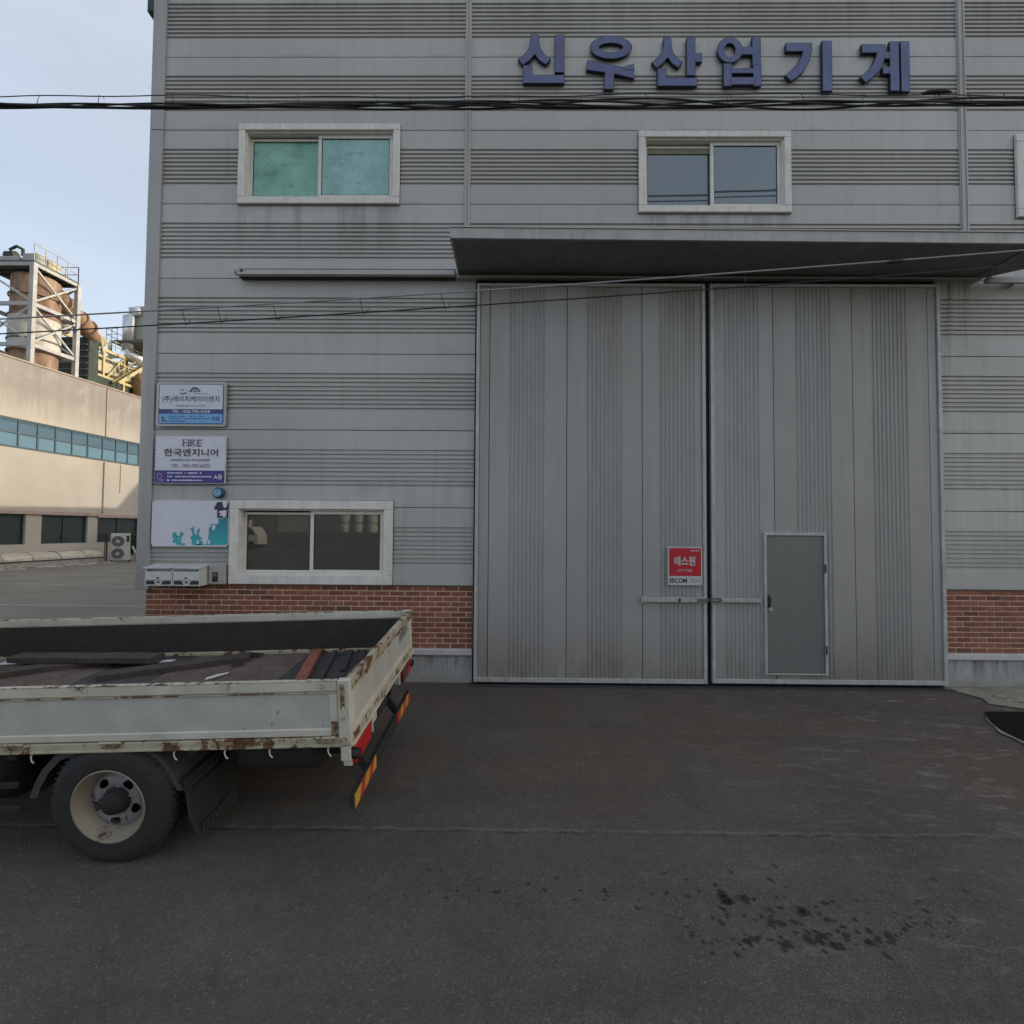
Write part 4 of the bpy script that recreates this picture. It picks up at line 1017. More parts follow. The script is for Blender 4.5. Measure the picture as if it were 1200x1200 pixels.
# ------------------------------------------------------------------ truck
TX = Vector((.9994, .0015, .0332)).normalized(); TN = Vector((-.033, -.0749, .9966))
TYv = TN.cross(TX).normalized(); TN = TX.cross(TYv).normalized()
TM = Matrix((TX, TYv, TN)).transposed().to_4x4(); TM.translation = (-1.025, 3.41, -.239)
tr = thing('flatbed_truck', 'old white drop side flatbed truck with rusty edges parked before the factory', 'truck')
tr.matrix_world = TM
W, LB = 1.96, 4.55         # bed width, length; x runs backwards (0 = tail), y away from the camera
ZTOP, ZB, ZF = 1.24, .875, .835
def side_gate(y, outward, x0, x1):
    """drop side along x; outward = -1 near, +1 far"""
    s_ = outward
    Y = lambda d: y + s_ * d
    o = MB(); o.box(x0, x1, Y(-.028), Y(-.008), ZB + .004, ZTOP - .012, .002)
    g_ = o.build('side_panel', M['t_panel'], tr)
    MB().box(x0, x1, Y(-.034), Y(.002), ZTOP - .072, ZTOP, .008).build('top_rail', M['t_white'], g_)
    MB().box(x0, x1, Y(-.008), Y(.004), ZTOP - .082, ZTOP - .074, .002).build('rail_groove', M['t_rust'], g_)
    MB().box(x0, x1, Y(-.030), Y(.002), ZB, ZB + .052, .007).build('bottom_rail', M['t_white'], g_)
    MB().box(x1 - .055, x1, Y(-.030), Y(.0), ZB + .053, ZTOP - .083, .006).build('end_stile', M['t_white'], g_)
    MB().box(x0, x1, Y(-.036), Y(-.0285), ZB, ZTOP - .075).build('inner_lining', M['t_liner'], g_)
    MB().box(x1 - .045, x1 - .002, Y(.0005), Y(.004), ZB + .006, ZB + .10, .002).build('corner_gusset', M['rust_heavy'], g_)
    MB().box(x0, x1, Y(-.031), Y(.0045), ZTOP - .004, ZTOP + .003, .002).build('rail_edge', M['t_edge'], g_)
    return g_
gn = side_gate(0, -1, -LB, -.085)
gf = side_gate(W, 1, -LB, -.085)
# lower side beams with hinges and hooks
for y, s_ in ((0, -1), (W, 1)):
    b = MB().box(-LB, -.06, y - s_ * .05, y + s_ * .002, .81, .868, .006)
    b.box(-LB, -.06, y - s_ * .05, y + s_ * .008, .806, .822, .003)
    b = b.build('side_beam', M['t_rust'], tr)
    for x in (-.17, -.82, -1.56, -2.20, -3.1, -4.1):
        MB().box(x - .055, x + .055, y + s_ * .001, y + s_ * .016, .835, .872, .005).build('hinge', M['rust_heavy'], b)
        MB().tube([(x - .07, y + s_ * .012, .872), (x + .07, y + s_ * .012, .872)], .009, 8).build('hinge_pin', M['t_rust'], b)
    for x in (-.15, -.53, -.82, -1.15, -2.08, -2.9, -3.7):
        MB().tube([(x - .004, y - s_ * .01, .81), (x - .006, y + s_ * .004, .785), (x + .004, y + s_ * .010, .762), (x + .014, y + s_ * .006, .748)], .0048, 6).build('rope_hook', M['t_white'], b)
# corner posts with latches
for y, s_ in ((0, -1), (W, 1)):
    p_ = MB().box(-.082, -.002, y - s_ * .045, y + s_ * .004, .812, ZTOP + .004, .006)
    p_ = p_.build('corner_post', M['t_white'], tr)
    MB().box(-.062, -.036, y + s_ * .0045, y + s_ * .016, 1.06, 1.22, .004).build('latch_strap', M['rust_heavy'], p_)
    MB().tube([(-.050, y + s_ * .010, 1.075), (-.034, y + s_ * .022, 1.05), (-.030, y + s_ * .022, 1.01), (-.048, y + s_ * .018, .985), (-.062, y + s_ * .012, 1.0)], .007, 7).build('latch_hook', M['t_rust'], p_)
    MB().tube([(-.045, y + s_ * .005, .85), (-.045, y + s_ * .022, .85)], .024, 12).build('latch_pivot', M['t_rust'], p_)
    MB().box(-.075, -.012, y - s_ * .02, y + s_ * .002, .71, .806, .004).build('lamp_bracket', M['t_white'], p_)
# tailgate
def yb(a, b, x0, x1, z0, z1, c=.006): return MB().box(x0, x1, a, b, z0, z1, c)
tg = yb(.045, W - .045, -.030, -.008, ZB + .004, ZTOP - .012, .002).build('tailgate', M['t_panel'], tr)
yb(.045, W - .045, -.040, .004, ZTOP - .065, ZTOP + .002).build('top_rail', rusty('tailgate_rail_paint', (.42, .38, .28), .53, scale=8.), tg)
yb(.045, W - .045, -.008, .006, ZTOP - .085, ZTOP - .066, .002).build('rail_groove', M['t_rust'], tg)
yb(.045, W - .045, -.035, .004, ZB, ZB + .055).build('bottom_rail', M['t_white'], tg)
for a in (.045, W - .10): yb(a, a + .055, -.034, .002, ZB + .056, ZTOP - .086).build('end_stile', M['t_white'], tg)
yb(.045, W - .045, -.046, -.0305, ZB, ZTOP - .066, .001).build('inner_lining', M['t_liner'], tg)
rb = yb(.0, W, -.055, .004, .812, .868).build('rear_beam', M['t_rust'], tr)
yb(.0, W, -.004, .014, .806, .824, .003).build('beam_lip', M['t_white'], rb)
for a in (.30, .72, 1.24, 1.66): yb(a, a + .09, .0045, .018, .84, .885, .004).build('hinge', M['t_rust'], rb)
o = text_mesh('lettering', 'HYUNDAI', M['ink_grey'], 0, .36, 0, .085, 0, tg, .01, .3)
o.matrix_local = Matrix.Translation((-.006, 1.42, 1.04)) @ Matrix.Rotation(R(90), 4, 'Z') @ Matrix.Rotation(R(-6), 4, 'Y')
# floor plates
fx = [-.05, -.46, -1.02, -1.60, -2.18, -2.85, -3.55, -LB + .03]
for i in range(len(fx) - 1):
    o = MB().box(fx[i + 1] + .004, fx[i] - .004, .037, W - .037, ZF - .012, ZF + random.uniform(-.001, .003), .003)
    o.build('floor_plate', M['t_floor'] if i not in (1, 4) else M['t_floor2'], tr)
MB().box(-LB, -.05, .03, W - .03, .80, ZF - .013).build('floor_frame', M['t_black'], tr)
MB().box(-LB - .03, -LB, .02, W - .02, .81, 1.55, .008).build('headboard', M['t_white'], tr)
# chassis
for y in (.56, 1.32): MB().box(-6.2, -.08, y, y + .07, .60, .78, .006).build('chassis_rail', M['t_black'], tr)
for x in (-.35, -1.1, -2.3, -3.2, -4.2): MB().box(x, x + .06, .05, W - .05, .74, .80, .004).build('cross_member', M['t_black'], tr)
ax = MB().tube([(-1.6, .30, .45), (-1.6, W - .30, .45)], .055, 12)
ax.lathe([(-.16, .05), (-.12, .12), (0, .16), (.12, .12), (.16, .05)], 20, 'y', (-1.6, .98, .45)).build('rear_axle', M['t_black'], tr, True)
for y in (.46, 1.44): MB().bar((-2.3, y, .66), (-1.6, y, .53), .06, .05).bar((-1.6, y, .53), (-.9, y, .66), .06, .05).build('leaf_spring', M['t_black'], tr)
# wheels
def wheel(x, y, zc_, face, dish=True, rr_=.395):
    """face=-1: outer side towards -y"""
    s_ = face
    T = [(.0, .245), (.004, .262), (-.004, .30), (-.002, .335), (.010, .365), (.026, .385), (.05, rr_), (.09, rr_ - .001), (.095, rr_ - .012), (.10, rr_ - .001), (.13, rr_), (.135, rr_ - .012), (.14, rr_), (.175, .383), (.19, .36), (.20, .30), (.19, .245), (.15, .232), (.05, .232)]
    w_ = MB().lathe([(y_ * -s_, r_) for y_, r_ in T], 56, closed=True).build('wheel', M['rubber'], tr, True); w_.location = (x, y, zc_)
    tread = MB()
    for k in range(56):
        a = 2 * math.pi * k / 56
        for dy in (.06, .15):
            c_, si = math.cos(a), math.sin(a)
            tread.bar(((rr_ - .002) * c_, -s_ * (dy - .02), (rr_ - .002) * si), ((rr_ - .002) * math.cos(a + .05), -s_ * (dy + .02), (rr_ - .002) * math.sin(a + .05)), .022, .012)
    tag(tread.build('tread', M['rubber'], w_), kind='stuff')
    if dish:
        rp = [(.012, .246), (-.002, .244), (-.004, .236), (.006, .228), (.028, .224), (.034, .210), (.050, .206), (.056, .196), (.070, .195), (.076, .186), (.100, .186), (.106, .178), (.130, .176)]
    else:
        rp = [(.012, .246), (-.002, .244), (-.004, .236), (.006, .228), (.030, .222), (.045, .208), (.060, .200), (.09, .196)]
    MB().lathe([(y_ * -s_, r_) for y_, r_ in rp], 48).build('rim', M['rim'], w_, True)
    # disc with hand holes
    d = MB(); base_y = .095 if dish else .03
    nA, nR = 120, 22; r0, r1 = .070, .187
    def dep(r): return base_y + (.028 * math.sin((r - r0) / (r1 - r0) * math.pi) * (-1 if dish else 1)) + (.0)
    def hole(a, r):
        for k in range(5):
            a0 = R(-22) + 2 * math.pi * k / 5; da = (a - a0 + math.pi) % (2 * math.pi) - math.pi
            if (da * r / .036) ** 2 + ((r - .138) / .026) ** 2 < 1: return True
        return False
    for i in range(nA):
        for j in range(nR):
            a, b = 2 * math.pi * i / nA, 2 * math.pi * (i + 1) / nA; p, q = r0 + (r1 - r0) * j / nR, r0 + (r1 - r0) * (j + 1) / nR
            if hole((a + b) / 2, (p + q) / 2): continue
            d.quad(*[(r_ * math.cos(t_), -s_ * dep(r_), r_ * math.sin(t_)) for t_, r_ in ((a, p), (b, p), (b, q), (a, q))])
    d.build('disc', M['disc'], w_)
    MB().lathe([(-s_ * .19, .0), (-s_ * .19, .186)], 32).build('inner_shadow_plate', M['t_black'], w_)
    hb = MB().lathe([(-s_ * (base_y + .01), .092), (-s_ * (base_y - .03), .088), (-s_ * (base_y - .05), .074), (-s_ * (base_y - .075), .068), (-s_ * (base_y - .08), .0)], 24)
    hb.build('hub', M['t_black'], w_, True)
    for k in range(6):
        a = R(20) + 2 * math.pi * k / 6      # wheel nuts
        MB().tube([(.099 * math.cos(a), -s_ * (base_y - .008), .099 * math.sin(a)), (.099 * math.cos(a), -s_ * (base_y - .024), .099 * math.sin(a))], .011, 6).build('wheel_nut', M['disc'], w_)
    return w_
zw = .448
wheel(-1.60, -.01, zw, -1, True, .402); wheel(-1.60, W + .01, zw, 1, True, .402)
for y, s_ in ((.28, -1), (W - .28, 1)):
    T = [(.0, .24), (.0, .33), (.03, .385), (.06, .393), (.14, .393), (.17, .385), (.2, .33), (.2, .24)]
    w2 = MB().lathe([(y_ * -s_, r_) for y_, r_ in T], 40, closed=True).build('inner_wheel', M['rubber'], tr, True); w2.location = (-1.60, y, zw)
wheel(-5.35, .06, zw + .13, -1, False); wheel(-5.35, W - .06, zw + .13, 1, False)
# fenders and mudflaps
def fender(y0, y1):
    P = [(-2.155, .49), (-2.12, .58), (-2.06, .68), (-1.97, .77), (-1.87, .80), (-1.39, .80), (-1.29, .76), (-1.22, .67), (-1.165, .57), (-1.13, .52), (-1.08, .53)]
    n = len(P); vs = []; mb = MB()
    Q = []
    for i in range(n):
        p0, p1 = Vector(P[max(i - 1, 0)]), Vector(P[min(i + 1, n - 1)]); d = (p1 - p0).normalized(); nr = Vector((-d.y, d.x)); 
        Q.append((P[i][0] - nr.x * .006, P[i][1] - nr.y * .006))
    for i in range(n - 1):
        mb.add([(P[i][0], y0, P[i][1]), (P[i + 1][0], y0, P[i + 1][1]), (P[i + 1][0], y1, P[i + 1][1]), (P[i][0], y1, P[i][1]),
                (Q[i][0], y0, Q[i][1]), (Q[i + 1][0], y0, Q[i + 1][1]), (Q[i + 1][0], y1, Q[i + 1][1]), (Q[i][0], y1, Q[i][1])],
               [(0, 1, 2, 3), (7, 6, 5, 4), (0, 4, 5, 1), (3, 2, 6, 7)])
    # outer lip
    s_ = 1 if y0 < 1 else -1; ye = y0 if s_ == 1 else y1
    C = Vector((-1.63, .44))
    for i in range(n - 2):
        a, b = Vector(P[i]), Vector(P[i + 1]); ai = a + (C - a).normalized() * .045; bi = b + (C - b).normalized() * .045
        mb.add([(a.x, ye, a.y), (b.x, ye, b.y), (bi.x, ye + s_ * .004, bi.y), (ai.x, ye + s_ * .004, ai.y)], [(0, 1, 2, 3)])
    return mb.build('fender', M['fender'], tr)
fender(.04, .52); fender(W - .52, W - .04)
for y0, y1 in ((.0 + .02, .50), (W - .50, W - .02)):
    fl = MB().add([(-1.12, y0, .60), (-1.12, y1, .60), (-1.05, y1, .16), (-1.06, y0 + .03, .18), (-1.095, y0, .34),
                   (-1.112, y0, .60), (-1.112, y1, .60), (-1.042, y1, .16), (-1.052, y0 + .03, .18), (-1.087, y0, .34)],
                  [(0, 1, 2, 3, 4), (9, 8, 7, 6, 5), (0, 5, 6, 1), (1, 6, 7, 2), (2, 7, 8, 3), (3, 8, 9, 4), (4, 9, 5, 0)]).build('mudflap', M['rubber'], tr)
    o = text_mesh('lettering', 'POWER', M['text_dim'], 0, .34, 0, .065, 0, fl, .02)
    o.matrix_local = Matrix.Translation((-1.048, y0 + .06, .215)) @ Matrix.Rotation(R(90), 4, 'Z') @ Matrix.Rotation(R(9), 4, 'X')
    MB().bar((-1.108, y0 + .02, .53), (-1.108, y1 - .05, .53), .012, .02).build('flap_strip', M['fender'], fl)
# dark parts added under the rear overhang to deepen the shade there
MB().lathe([(-.09, .20), (-.10, .30), (-.07, .37), (.07, .37), (.10, .30), (.09, .20)], 36, 'z', (-.56, .98, .50), closed=True).build('added_spare_tyre', M['rubber'], tr, True)
MB().lathe([(-.05, 0), (-.05, .2), (.03, .2), (.03, 0)], 24, 'z', (-.56, .98, .50)).build('added_spare_rim', M['t_black'], tr)
MB().lathe([(-.30, 0), (-.30, .09), (-.26, .115), (.26, .115), (.30, .09), (.30, 0)], 18, 'x', (-.60, .34, .62)).build('added_air_tank', M['t_black'], tr, True)
MB().tube([(-2.2, 1.62, .55), (-.9, 1.62, .52), (-.5, 1.66, .50), (-.22, 1.70, .46)], .035, 10).build('added_exhaust_pipe', M['t_black'], tr, True)
MB().bar((-1.0, .48, .62), (-.10, .48, .66), .10, .22).build('added_splash_rail', M['t_black'], tr)
# tail lamps
for a, b, inner in ((.05, .40, 1), (W - .50, W - .15, -1)):
    t_ = yb(a - .012, b + .012, -.075, -.018, .655, .805, .006).build('tail_lamp', M['t_white'], tr)
    c1 = a + (b - a) * .36 if inner == 1 else b - (b - a) * .36
    yb(a, c1 - .002, -.0175, .012, .665, .795, .008).build('lens', M['lamp_red'] if inner == 1 else M['lamp_dark'], t_)
    yb(c1 + .002, b, -.0175, .012, .665, .795, .008).build('lens', M['lamp_red'], t_)
    e = a - .004 if inner == 1 else b + .004
    MB().tube([(-.03, e, .745), (.035, e, .735)], .034, 12).build('rubber_buffer', M['black'], tr)
pb = yb(.58, .80, -.07, -.06, .64, .80, .003).build('number_plate', M['sign_alu'], tr)
yb(.54, .56, -.075, -.02, .64, .812, .003).build('plate_bracket', M['t_white'], pb)
dashes_plate = MB()
yb(1.0, 1.30, -.30, -.10, .55, .74, .01).build('toolbox', M['t_black'], tr)
# striped under-run bar
bar = yb(.0, 1.76, -.035, .0, .388, .482, .004).build('underrun_bar', M['t_black'], tr)
def stripes(y0, y1, n, flip):
    ya = y0; st = (y1 - y0) / n
    for i in range(n):
        c = M['st_yellow'] if (i + flip) % 2 == 0 else M['st_red']
        p, q, sk = ya + i * st, ya + (i + 1) * st, .045
        P = [(max(p - (0 if i else 0), y0), .390), (q, .390), (min(q + sk, y1), .480), (p + (sk if i else 0), .480)]
        MB().prism(P, .0005, .0025, 'yz').build('reflective_stripe', c, bar)
stripes(.012, .52, 5, 0); stripes(1.22, 1.75, 5, 1)
for y in (.42, 1.36): MB().bar((-.20, y, .66), (-.03, y, .44), .05, .06).build('bar_bracket', M['t_black'], bar)
# side equipment towards the front
MB().lathe([(-.42, .0), (-.42, .19), (-.38, .215), (.38, .215), (.42, .19), (.42, 0)], 24, 'x', (-2.86, .36, .56)).build('fuel_tank', M['t_black'], tr, True)
sg = MB().box(-3.9, -2.22, .03, .05, .40, .44, .004).box(-3.9, -2.22, .03, .05, .56, .60, .004).build('side_guard', M['t_black'], tr)
for x in (-3.7, -2.5): MB().box(x, x + .03, .05, .08, .40, .78).build('guard_post', M['t_black'], sg)
MB().box(-2.75, -2.32, W - .5, W - .1, .42, .76, .01).build('battery_box', M['t_black'], tr)
# cab
cabp = [(-4.66, .62), (-4.66, 1.55), (-4.78, 2.02), (-5.75, 2.06), (-6.25, 1.45), (-6.34, 1.38), (-6.36, .55), (-5.85, .50), (-5.78, .72), (-5.62, .92), (-5.35, .98), (-5.08, .92), (-4.92, .72), (-4.88, .60)]
cb_ = MB().prism([(a, b + .10) for a, b in cabp], .10, W - .10).build('cab', M['cab'], tr)
for y in (.097, W - .097):
    s_ = -1 if y < 1 else 1
    MB().prism([(-4.98, 1.60), (-4.98, 2.0), (-5.68, 2.02), (-6.02, 1.58)], y - .002, y + .002).build('side_window', M['glass_low'], cb_)
    MB().box(-5.0, -4.93, y - .03, y + .03, 1.42, 1.45, .005).build('door_handle', M['black'], cb_)
    MB().box(-6.08, -5.98, y + s_ * .06, y + s_ * .22, 1.55, 1.85, .02).build('mirror', M['black'], cb_)
MB().add([(-5.80, .2, 2.12), (-5.80, W - .2, 2.12), (-6.255, W - .2, 1.585), (-6.255, .2, 1.585)], [(0, 1, 2, 3)]).build('windscreen', M['glass_low'], cb_)
MB().box(-6.42, -6.36, .12, W - .12, .62, .86, .02).build('front_bumper', M['cab'], cb_)
for a in (.2, W - .45): MB().box(-6.40, -6.345, a, a + .25, .95, 1.12, .02).build('headlight', M['glass_sky'], cb_)

# load lying on the bed
def on_bed(o, x, y, z, rz=0., ry=0.):
    o.matrix_world = TM @ Matrix.Translation((x, y, z)) @ Matrix.Rotation(rz, 4, 'Z') @ Matrix.Rotation(ry, 4, 'Y'); return o
def plank_mesh(L, wd_, th, mat, seed, nm_='wooden_plank'):
    rr = random.Random(seed); mb = MB(); n = 10; vs = []
    for i in range(n + 1):
        x = -L / 2 + L * i / n; j = rr.uniform(-.003, .003); k = rr.uniform(-.002, .002)
        c = .006
        vs += [(x, -wd_ / 2 + j, 0), (x, wd_ / 2 + j, 0), (x, wd_ / 2 + j, th - c + k), (x, wd_ / 2 - c + j, th + k), (x, -wd_ / 2 + c + j, th + k), (x, -wd_ / 2 + j, th - c + k)]
    fs = []
    for i in range(n):
        for q in range(6): fs.append((i * 6 + q, i * 6 + (q + 1) % 6, (i + 1) * 6 + (q + 1) % 6, (i + 1) * 6 + q))
    fs += [(5, 4, 3, 2, 1, 0), tuple(n * 6 + q for q in range(6))]
    return mb.add(vs, fs).build(nm_, mat)
o = plank_mesh(1.22, .15, .05, M['wood_dark'], 1); on_bed(o, -2.13, 1.52, ZF + .004, math.atan2(.42, 1.0)); tag(o, 'dark weathered plank lying lowest on the truck bed, slanting to the right', 'plank')
o = plank_mesh(1.50, .17, .055, M['wood_dark'], 2); on_bed(o, -3.12, 1.66, ZF + .058, math.atan2(-.12, 1.5), 0.0); tag(o, 'dark weathered plank resting across the other one, along the far gate', 'plank')
o = plank_mesh(1.0, .16, .05, M['wood_dark'], 5); on_bed(o, -3.35, 1.60, ZF + .004, R(24)); tag(o, 'short dark plank half hidden under the upper plank', 'plank')
o = plank_mesh(.98, .105, .035, M['wood_red'], 3, 'painted_board'); on_bed(o, -.865, 1.46, ZF + .004, math.atan2(.93, -.20)); tag(o, 'narrow board with worn red paint lying across the truck bed', 'board')
for i, (x, y, L, lab) in enumerate(((-.70, 1.50, .92, 'dark steel strip next to the red board on the truck bed'), (-.56, 1.62, .62, 'middle one of three dark steel strips by the tailgate'), (-.42, 1.60, .62, 'dark steel strip nearest the tailgate'))):
    o = plank_mesh(L, .05, .022, M['t_floor2'], 10 + i, 'steel_strip'); on_bed(o, x, y, ZF + .004, R(101)); tag(o, lab, 'steel strip')
for i, (x, y, sx, sy, rz, lab) in enumerate(((-2.38, 1.74, .07, .035, .3, 'small white scrap at the end of the upper plank'), (-4.02, 1.80, .12, .05, 0, 'white scrap by the far gate at the picture edge'), (-1.62, 1.28, .11, .022, .9, 'thin white sliver lying on the bed seam'))):
    mb = MB(); mb.add([(-sx, -sy, 0), (sx * .8, -sy * .8, .004), (sx, sy * .7, .002), (-.7 * sx, sy, .006), (0, 0, .016)], [(0, 1, 4), (1, 2, 4), (2, 3, 4), (3, 0, 4)])
    mb.prism([(-sx, -sy), (sx * .8, -sy * .8), (sx, sy * .7), (-.7 * sx, sy)], -.001, .002, 'xy')
    o = mb.build('paper_scrap', M['scrap']); on_bed(o, x, y, ZF + .006, rz); tag(o, lab, 'scrap')

# ------------------------------------------------------------------ cream building on the left
KX = .091
def wx(y): return -26.457 + KX * y          # wall plane
cbld = thing('cream_building', 'long cream rendered factory building with teal ribbon window on the left', 'building', (wx(24), 24, 0), None, -math.atan(KX))
# local frame: y' runs along the wall (y' = 0 at y = 24), x' out of the wall
CK = math.sqrt(1 + KX * KX)
def ly(y): return (y - 24) * CK
def cbox(x0, x1, ya, yb_, z0, z1, nmn, mat, par=None, c=0.): return MB().box(x0, x1, ly(ya), ly(yb_), z0, z1, c).build(nmn, mat, par or cbld)
YA, YE = 6.0, 46.0
# lower wall: piers and sill zone, upper wall above the windows
wins = [(6.6, 9.2), (9.8, 12.4), (13.0, 15.6), (16.2, 18.8), (19.4, 21.9), (22.5, 25.03), (25.80, 28.33), (28.93, 31.8), (32.5, 35.1), (35.8, 38.4), (39.2, 41.8), (42.5, 45.1)]
cbox(-14, 0, YA, YE, 0, 1.09, 'wall_base', M['cream'])
ed = [YA] + [v for w_ in wins for v in w_] + [YE]
for a, b in zip(ed[0::2], ed[1::2]): cbox(-.4, 0, a, b, 1.09, 2.56, 'pier', M['cream'])
cbox(-14, .0, YA, YE, 2.56, 5.76, 'wall', M['cream'])
for a, b, zl in ((YA, 28.82, 2.57), (28.84, YE, 2.50)): cbox(.0, .10, a, b, zl, zl + .20, 'ledge', M['ledge'], None, .02)
cbox(-14, .0, YA, 29.24, 7.21, 10.05, 'wall', M['cream']); cbox(-14, .0, 29.27, YE, 7.21, 10.05, 'wall', M['cream'])
cbox(-13.5, -.06, YA, YE, 5.76, 7.21, 'ribbon_core', M['bg_frame'])
cbox(-.4, .05, YA, YE, 10.05, 10.12, 'parapet_cap', M['ledge'])
cbox(0, .02, YA, YE, 7.04, 7.055 , 'wall_wire', M['bg_frame'])
for a, b in wins:
    w_ = cbox(-.22, -.17, a, b, 1.09, 2.56, 'window', M['bg_glass'])
    MB().box(-.165, -.12, ly(a), ly(b), 2.50, 2.56).box(-.165, -.12, ly(a), ly(b), 1.09, 1.13).box(-.165, -.12, ly(a), ly(a) + .05, 1.131, 2.499).box(-.165, -.12, ly(b) - .05, ly(b), 1.131, 2.499).box(-.165, -.13, ly((a + b) / 2) - .025, ly((a + b) / 2) + .025, 1.131, 2.499).build('window_frame', M['bg_frame'], w_)
mull = [YA + .03] + [24.54 - .92 * k for k in range(20, 0, -1)] + [24.54, 25.46, 26.37, 27.27, 28.18, 29.10, 29.97, 30.80, 31.61] + [32.5 + .9 * k for k in range(15)]
rw = MB().box(-.05, .01, ly(YA), ly(YE), 7.13, 7.205).box(-.05, .01, ly(YA), ly(YE), 5.762, 5.86).box(-.05, .005, ly(YA), ly(YE), 6.46, 6.52)
for y in mull: rw.box(-.05, .003, ly(y) - .035, ly(y) + .035, 5.861, 7.129)
rw = rw.build('ribbon_window_frame', M['bg_frame'], cbld)
for a, b in zip(mull, mull[1:]):
    if b - a < .2: continue
    for z0, z1, mt in ((5.865, 6.455, M['ribbon_low']), (6.525, 7.125, M['ribbon'])):
        o = MB().box(-.045, -.035, ly(a) + .036, ly(b) - .036, z0, z1).build('ribbon_pane', mt, rw)
cbox(.0, .05, 29.22, 29.27, 7.22, 10.0, 'downpipe', M['ledge']); cbox(.0, .08, 29.18, 29.32, 2.78, 5.70, 'downpipe', M['cream'])
cbox(.0, .04, 30.3, 30.34, 4.0, 5.7, 'vent_pipe', M['cream'])

# covered planter strip
pl = thing('planter_bed', 'low stone planter strip covered with a beige tarp along the cream building', 'planter', (wx(24), 24, 0), None, -math.atan(KX))
MB().box(.02, 1.15, ly(10), ly(28.3), 0, .36, .03).build('stone_kerb', M['planter'], pl)
mb = MB(); n = 60
yseq = [10 + 18.2 * i / n for i in range(n + 1)]
prof = [(1.16, .33), (1.14, .46), (1.0, .58), (.72, .68), (.4, .70), (.06, .66)]
rr = random.Random(4)
for y in yseq:
    k = 1 + .03 * math.sin(y * 2.1) + rr.uniform(-.015, .015); pinch = .96 if abs((y % 1.35) - .6) < .16 else 1.
    for x, z in prof: mb.v.append((x, ly(y), z * k * pinch))
m_ = len(prof)
for i in range(n):
    for j in range(m_ - 1): mb.f.append((i * m_ + j, i * m_ + j + 1, (i + 1) * m_ + j + 1, (i + 1) * m_ + j))
mb.build('tarp', M['tarp'], pl)
for y in [11 + 1.35 * k for k in range(13)]:
    MB().tube([(x + .01, ly(y) + (1 - x) * .25, z + .012) for x, z in prof], .022, 6).build('tie_band', M['ledge'], pl)
MB().box(1.16, 1.19, ly(10), ly(28.2), .30, .345).build('edge_rope', M['bg_frame'], pl)
m = MB(); rr = random.Random(9)
for k in range(90):
    y = 11 + rr.random() * 17.5; x = 1.2 + rr.random() * .5; r = .04 + rr.random() * .12
    m.add([(x + r * math.cos(a), ly(y) + r * 1.8 * math.sin(a), .006) for a in (0, 1, 2, 3, 4, 5)] + [(x, ly(y), .03 + r * .3)], [(i, (i + 1) % 6, 6) for i in range(6)])
m.build('rubble', M['planter'], pl)

# air conditioning unit
ac = thing('air_conditioner', 'tall white outdoor unit with two fans at the end of the planter', 'air conditioner', (-22.15, 28.55, 0), None, R(38))
MB().box(-.46, .42, -.18, .20, .12, 1.62, .03).build('body', M['ac'], ac)
for z in (.50, 1.18):
    f = MB().lathe([(-.190, .0), (-.190, .30)], 28, 'y', (-.14, 0, z)).build('fan_opening', M['grille'], ac)
    MB().lathe([(-.205, .33), (-.215, .31), (-.205, .295), (-.185, .295), (-.185, .33)], 28, 'y', (-.14, 0, z), True).build('fan_ring', M['ac'], f)
    gr = MB()
    for r_ in (.09, .15, .21, .27): gr.lathe([(-.208, r_), (-.208, r_ + .012)], 24, 'y', (-.14, 0, z))
    for k in range(8): a = k * math.pi / 8; gr.bar((-.14 - .3 * math.cos(a), -.21, z - .3 * math.sin(a)), (-.14 + .3 * math.cos(a), -.21, z + .3 * math.sin(a)), .008)
    gr.build('fan_grille', M['steel'], f)
    MB().lathe([(-.22, .0), (-.22, .07), (-.20, .08)], 16, 'y', (-.14, 0, z)).build('fan_hub', M['ac'], f)
MB().box(.24, .38, -.188, -.181, 1.15, 1.5, .003).build('label_plate', M['grille'], ac)
for x in (-.45, .35): MB().box(x, x + .1, -.17, .19, 0, .12).build('foot', M['grille'], ac)
MB().tube([(-.62, 0, .1), (-.62, 0, 1.5), (-.58, 0, 1.62), (-.42, .1, 1.66)], .035, 8).tube([(-.70, .1, .1), (-.70, .1, 1.55), (-.42, .16, 1.6)], .025, 8).build('pipework', M['grille'], ac)
MB().tube([(.52, 0, .9), (.66, -.05, .55), (.62, -.05, .3), (.5, 0, .2)], .05, 8).build('drain_hose', M['ac'], ac)

def leaves(mb, c, rad, n, seed, size=.05):
    rr = random.Random(seed)
    for _ in range(n):
        while True:
            p = Vector((rr.uniform(-1, 1), rr.uniform(-1, 1), rr.uniform(-1, 1)))
            if .25 < p.length < 1: break
        p = Vector((p.x * rad[0], p.y * rad[1], p.z * rad[2])) * (1 + .2 * math.sin(7 * p.x + 5 * p.z)) + Vector(c)
        a = Vector((rr.uniform(-1, 1), rr.uniform(-1, 1), rr.uniform(-1, 1))).normalized(); b = a.orthogonal().normalized()
        s_ = size * rr.uniform(.6, 1.4)
        mb.quad(p, p + a * s_ * .6 + b * s_ * .3, p + a * s_ * 1.4, p + a * s_ * .6 - b * s_ * .3)
sh = thing('shrub', 'dark green shrub behind the outdoor unit beside the factory corner', 'shrub', (-22.5, 30.3, 0))
MB().tube([(0, 0, 0), (.05, 0, .5), (.0, .05, 1.0)], [.05, .04, .02], 8).tube([(0, 0, .3), (-.25, .1, .8)], [.03, .012], 6).tube([(0, 0, .4), (.3, -.1, .9)], [.03, .012], 6).build('stem', M['bark'], sh)
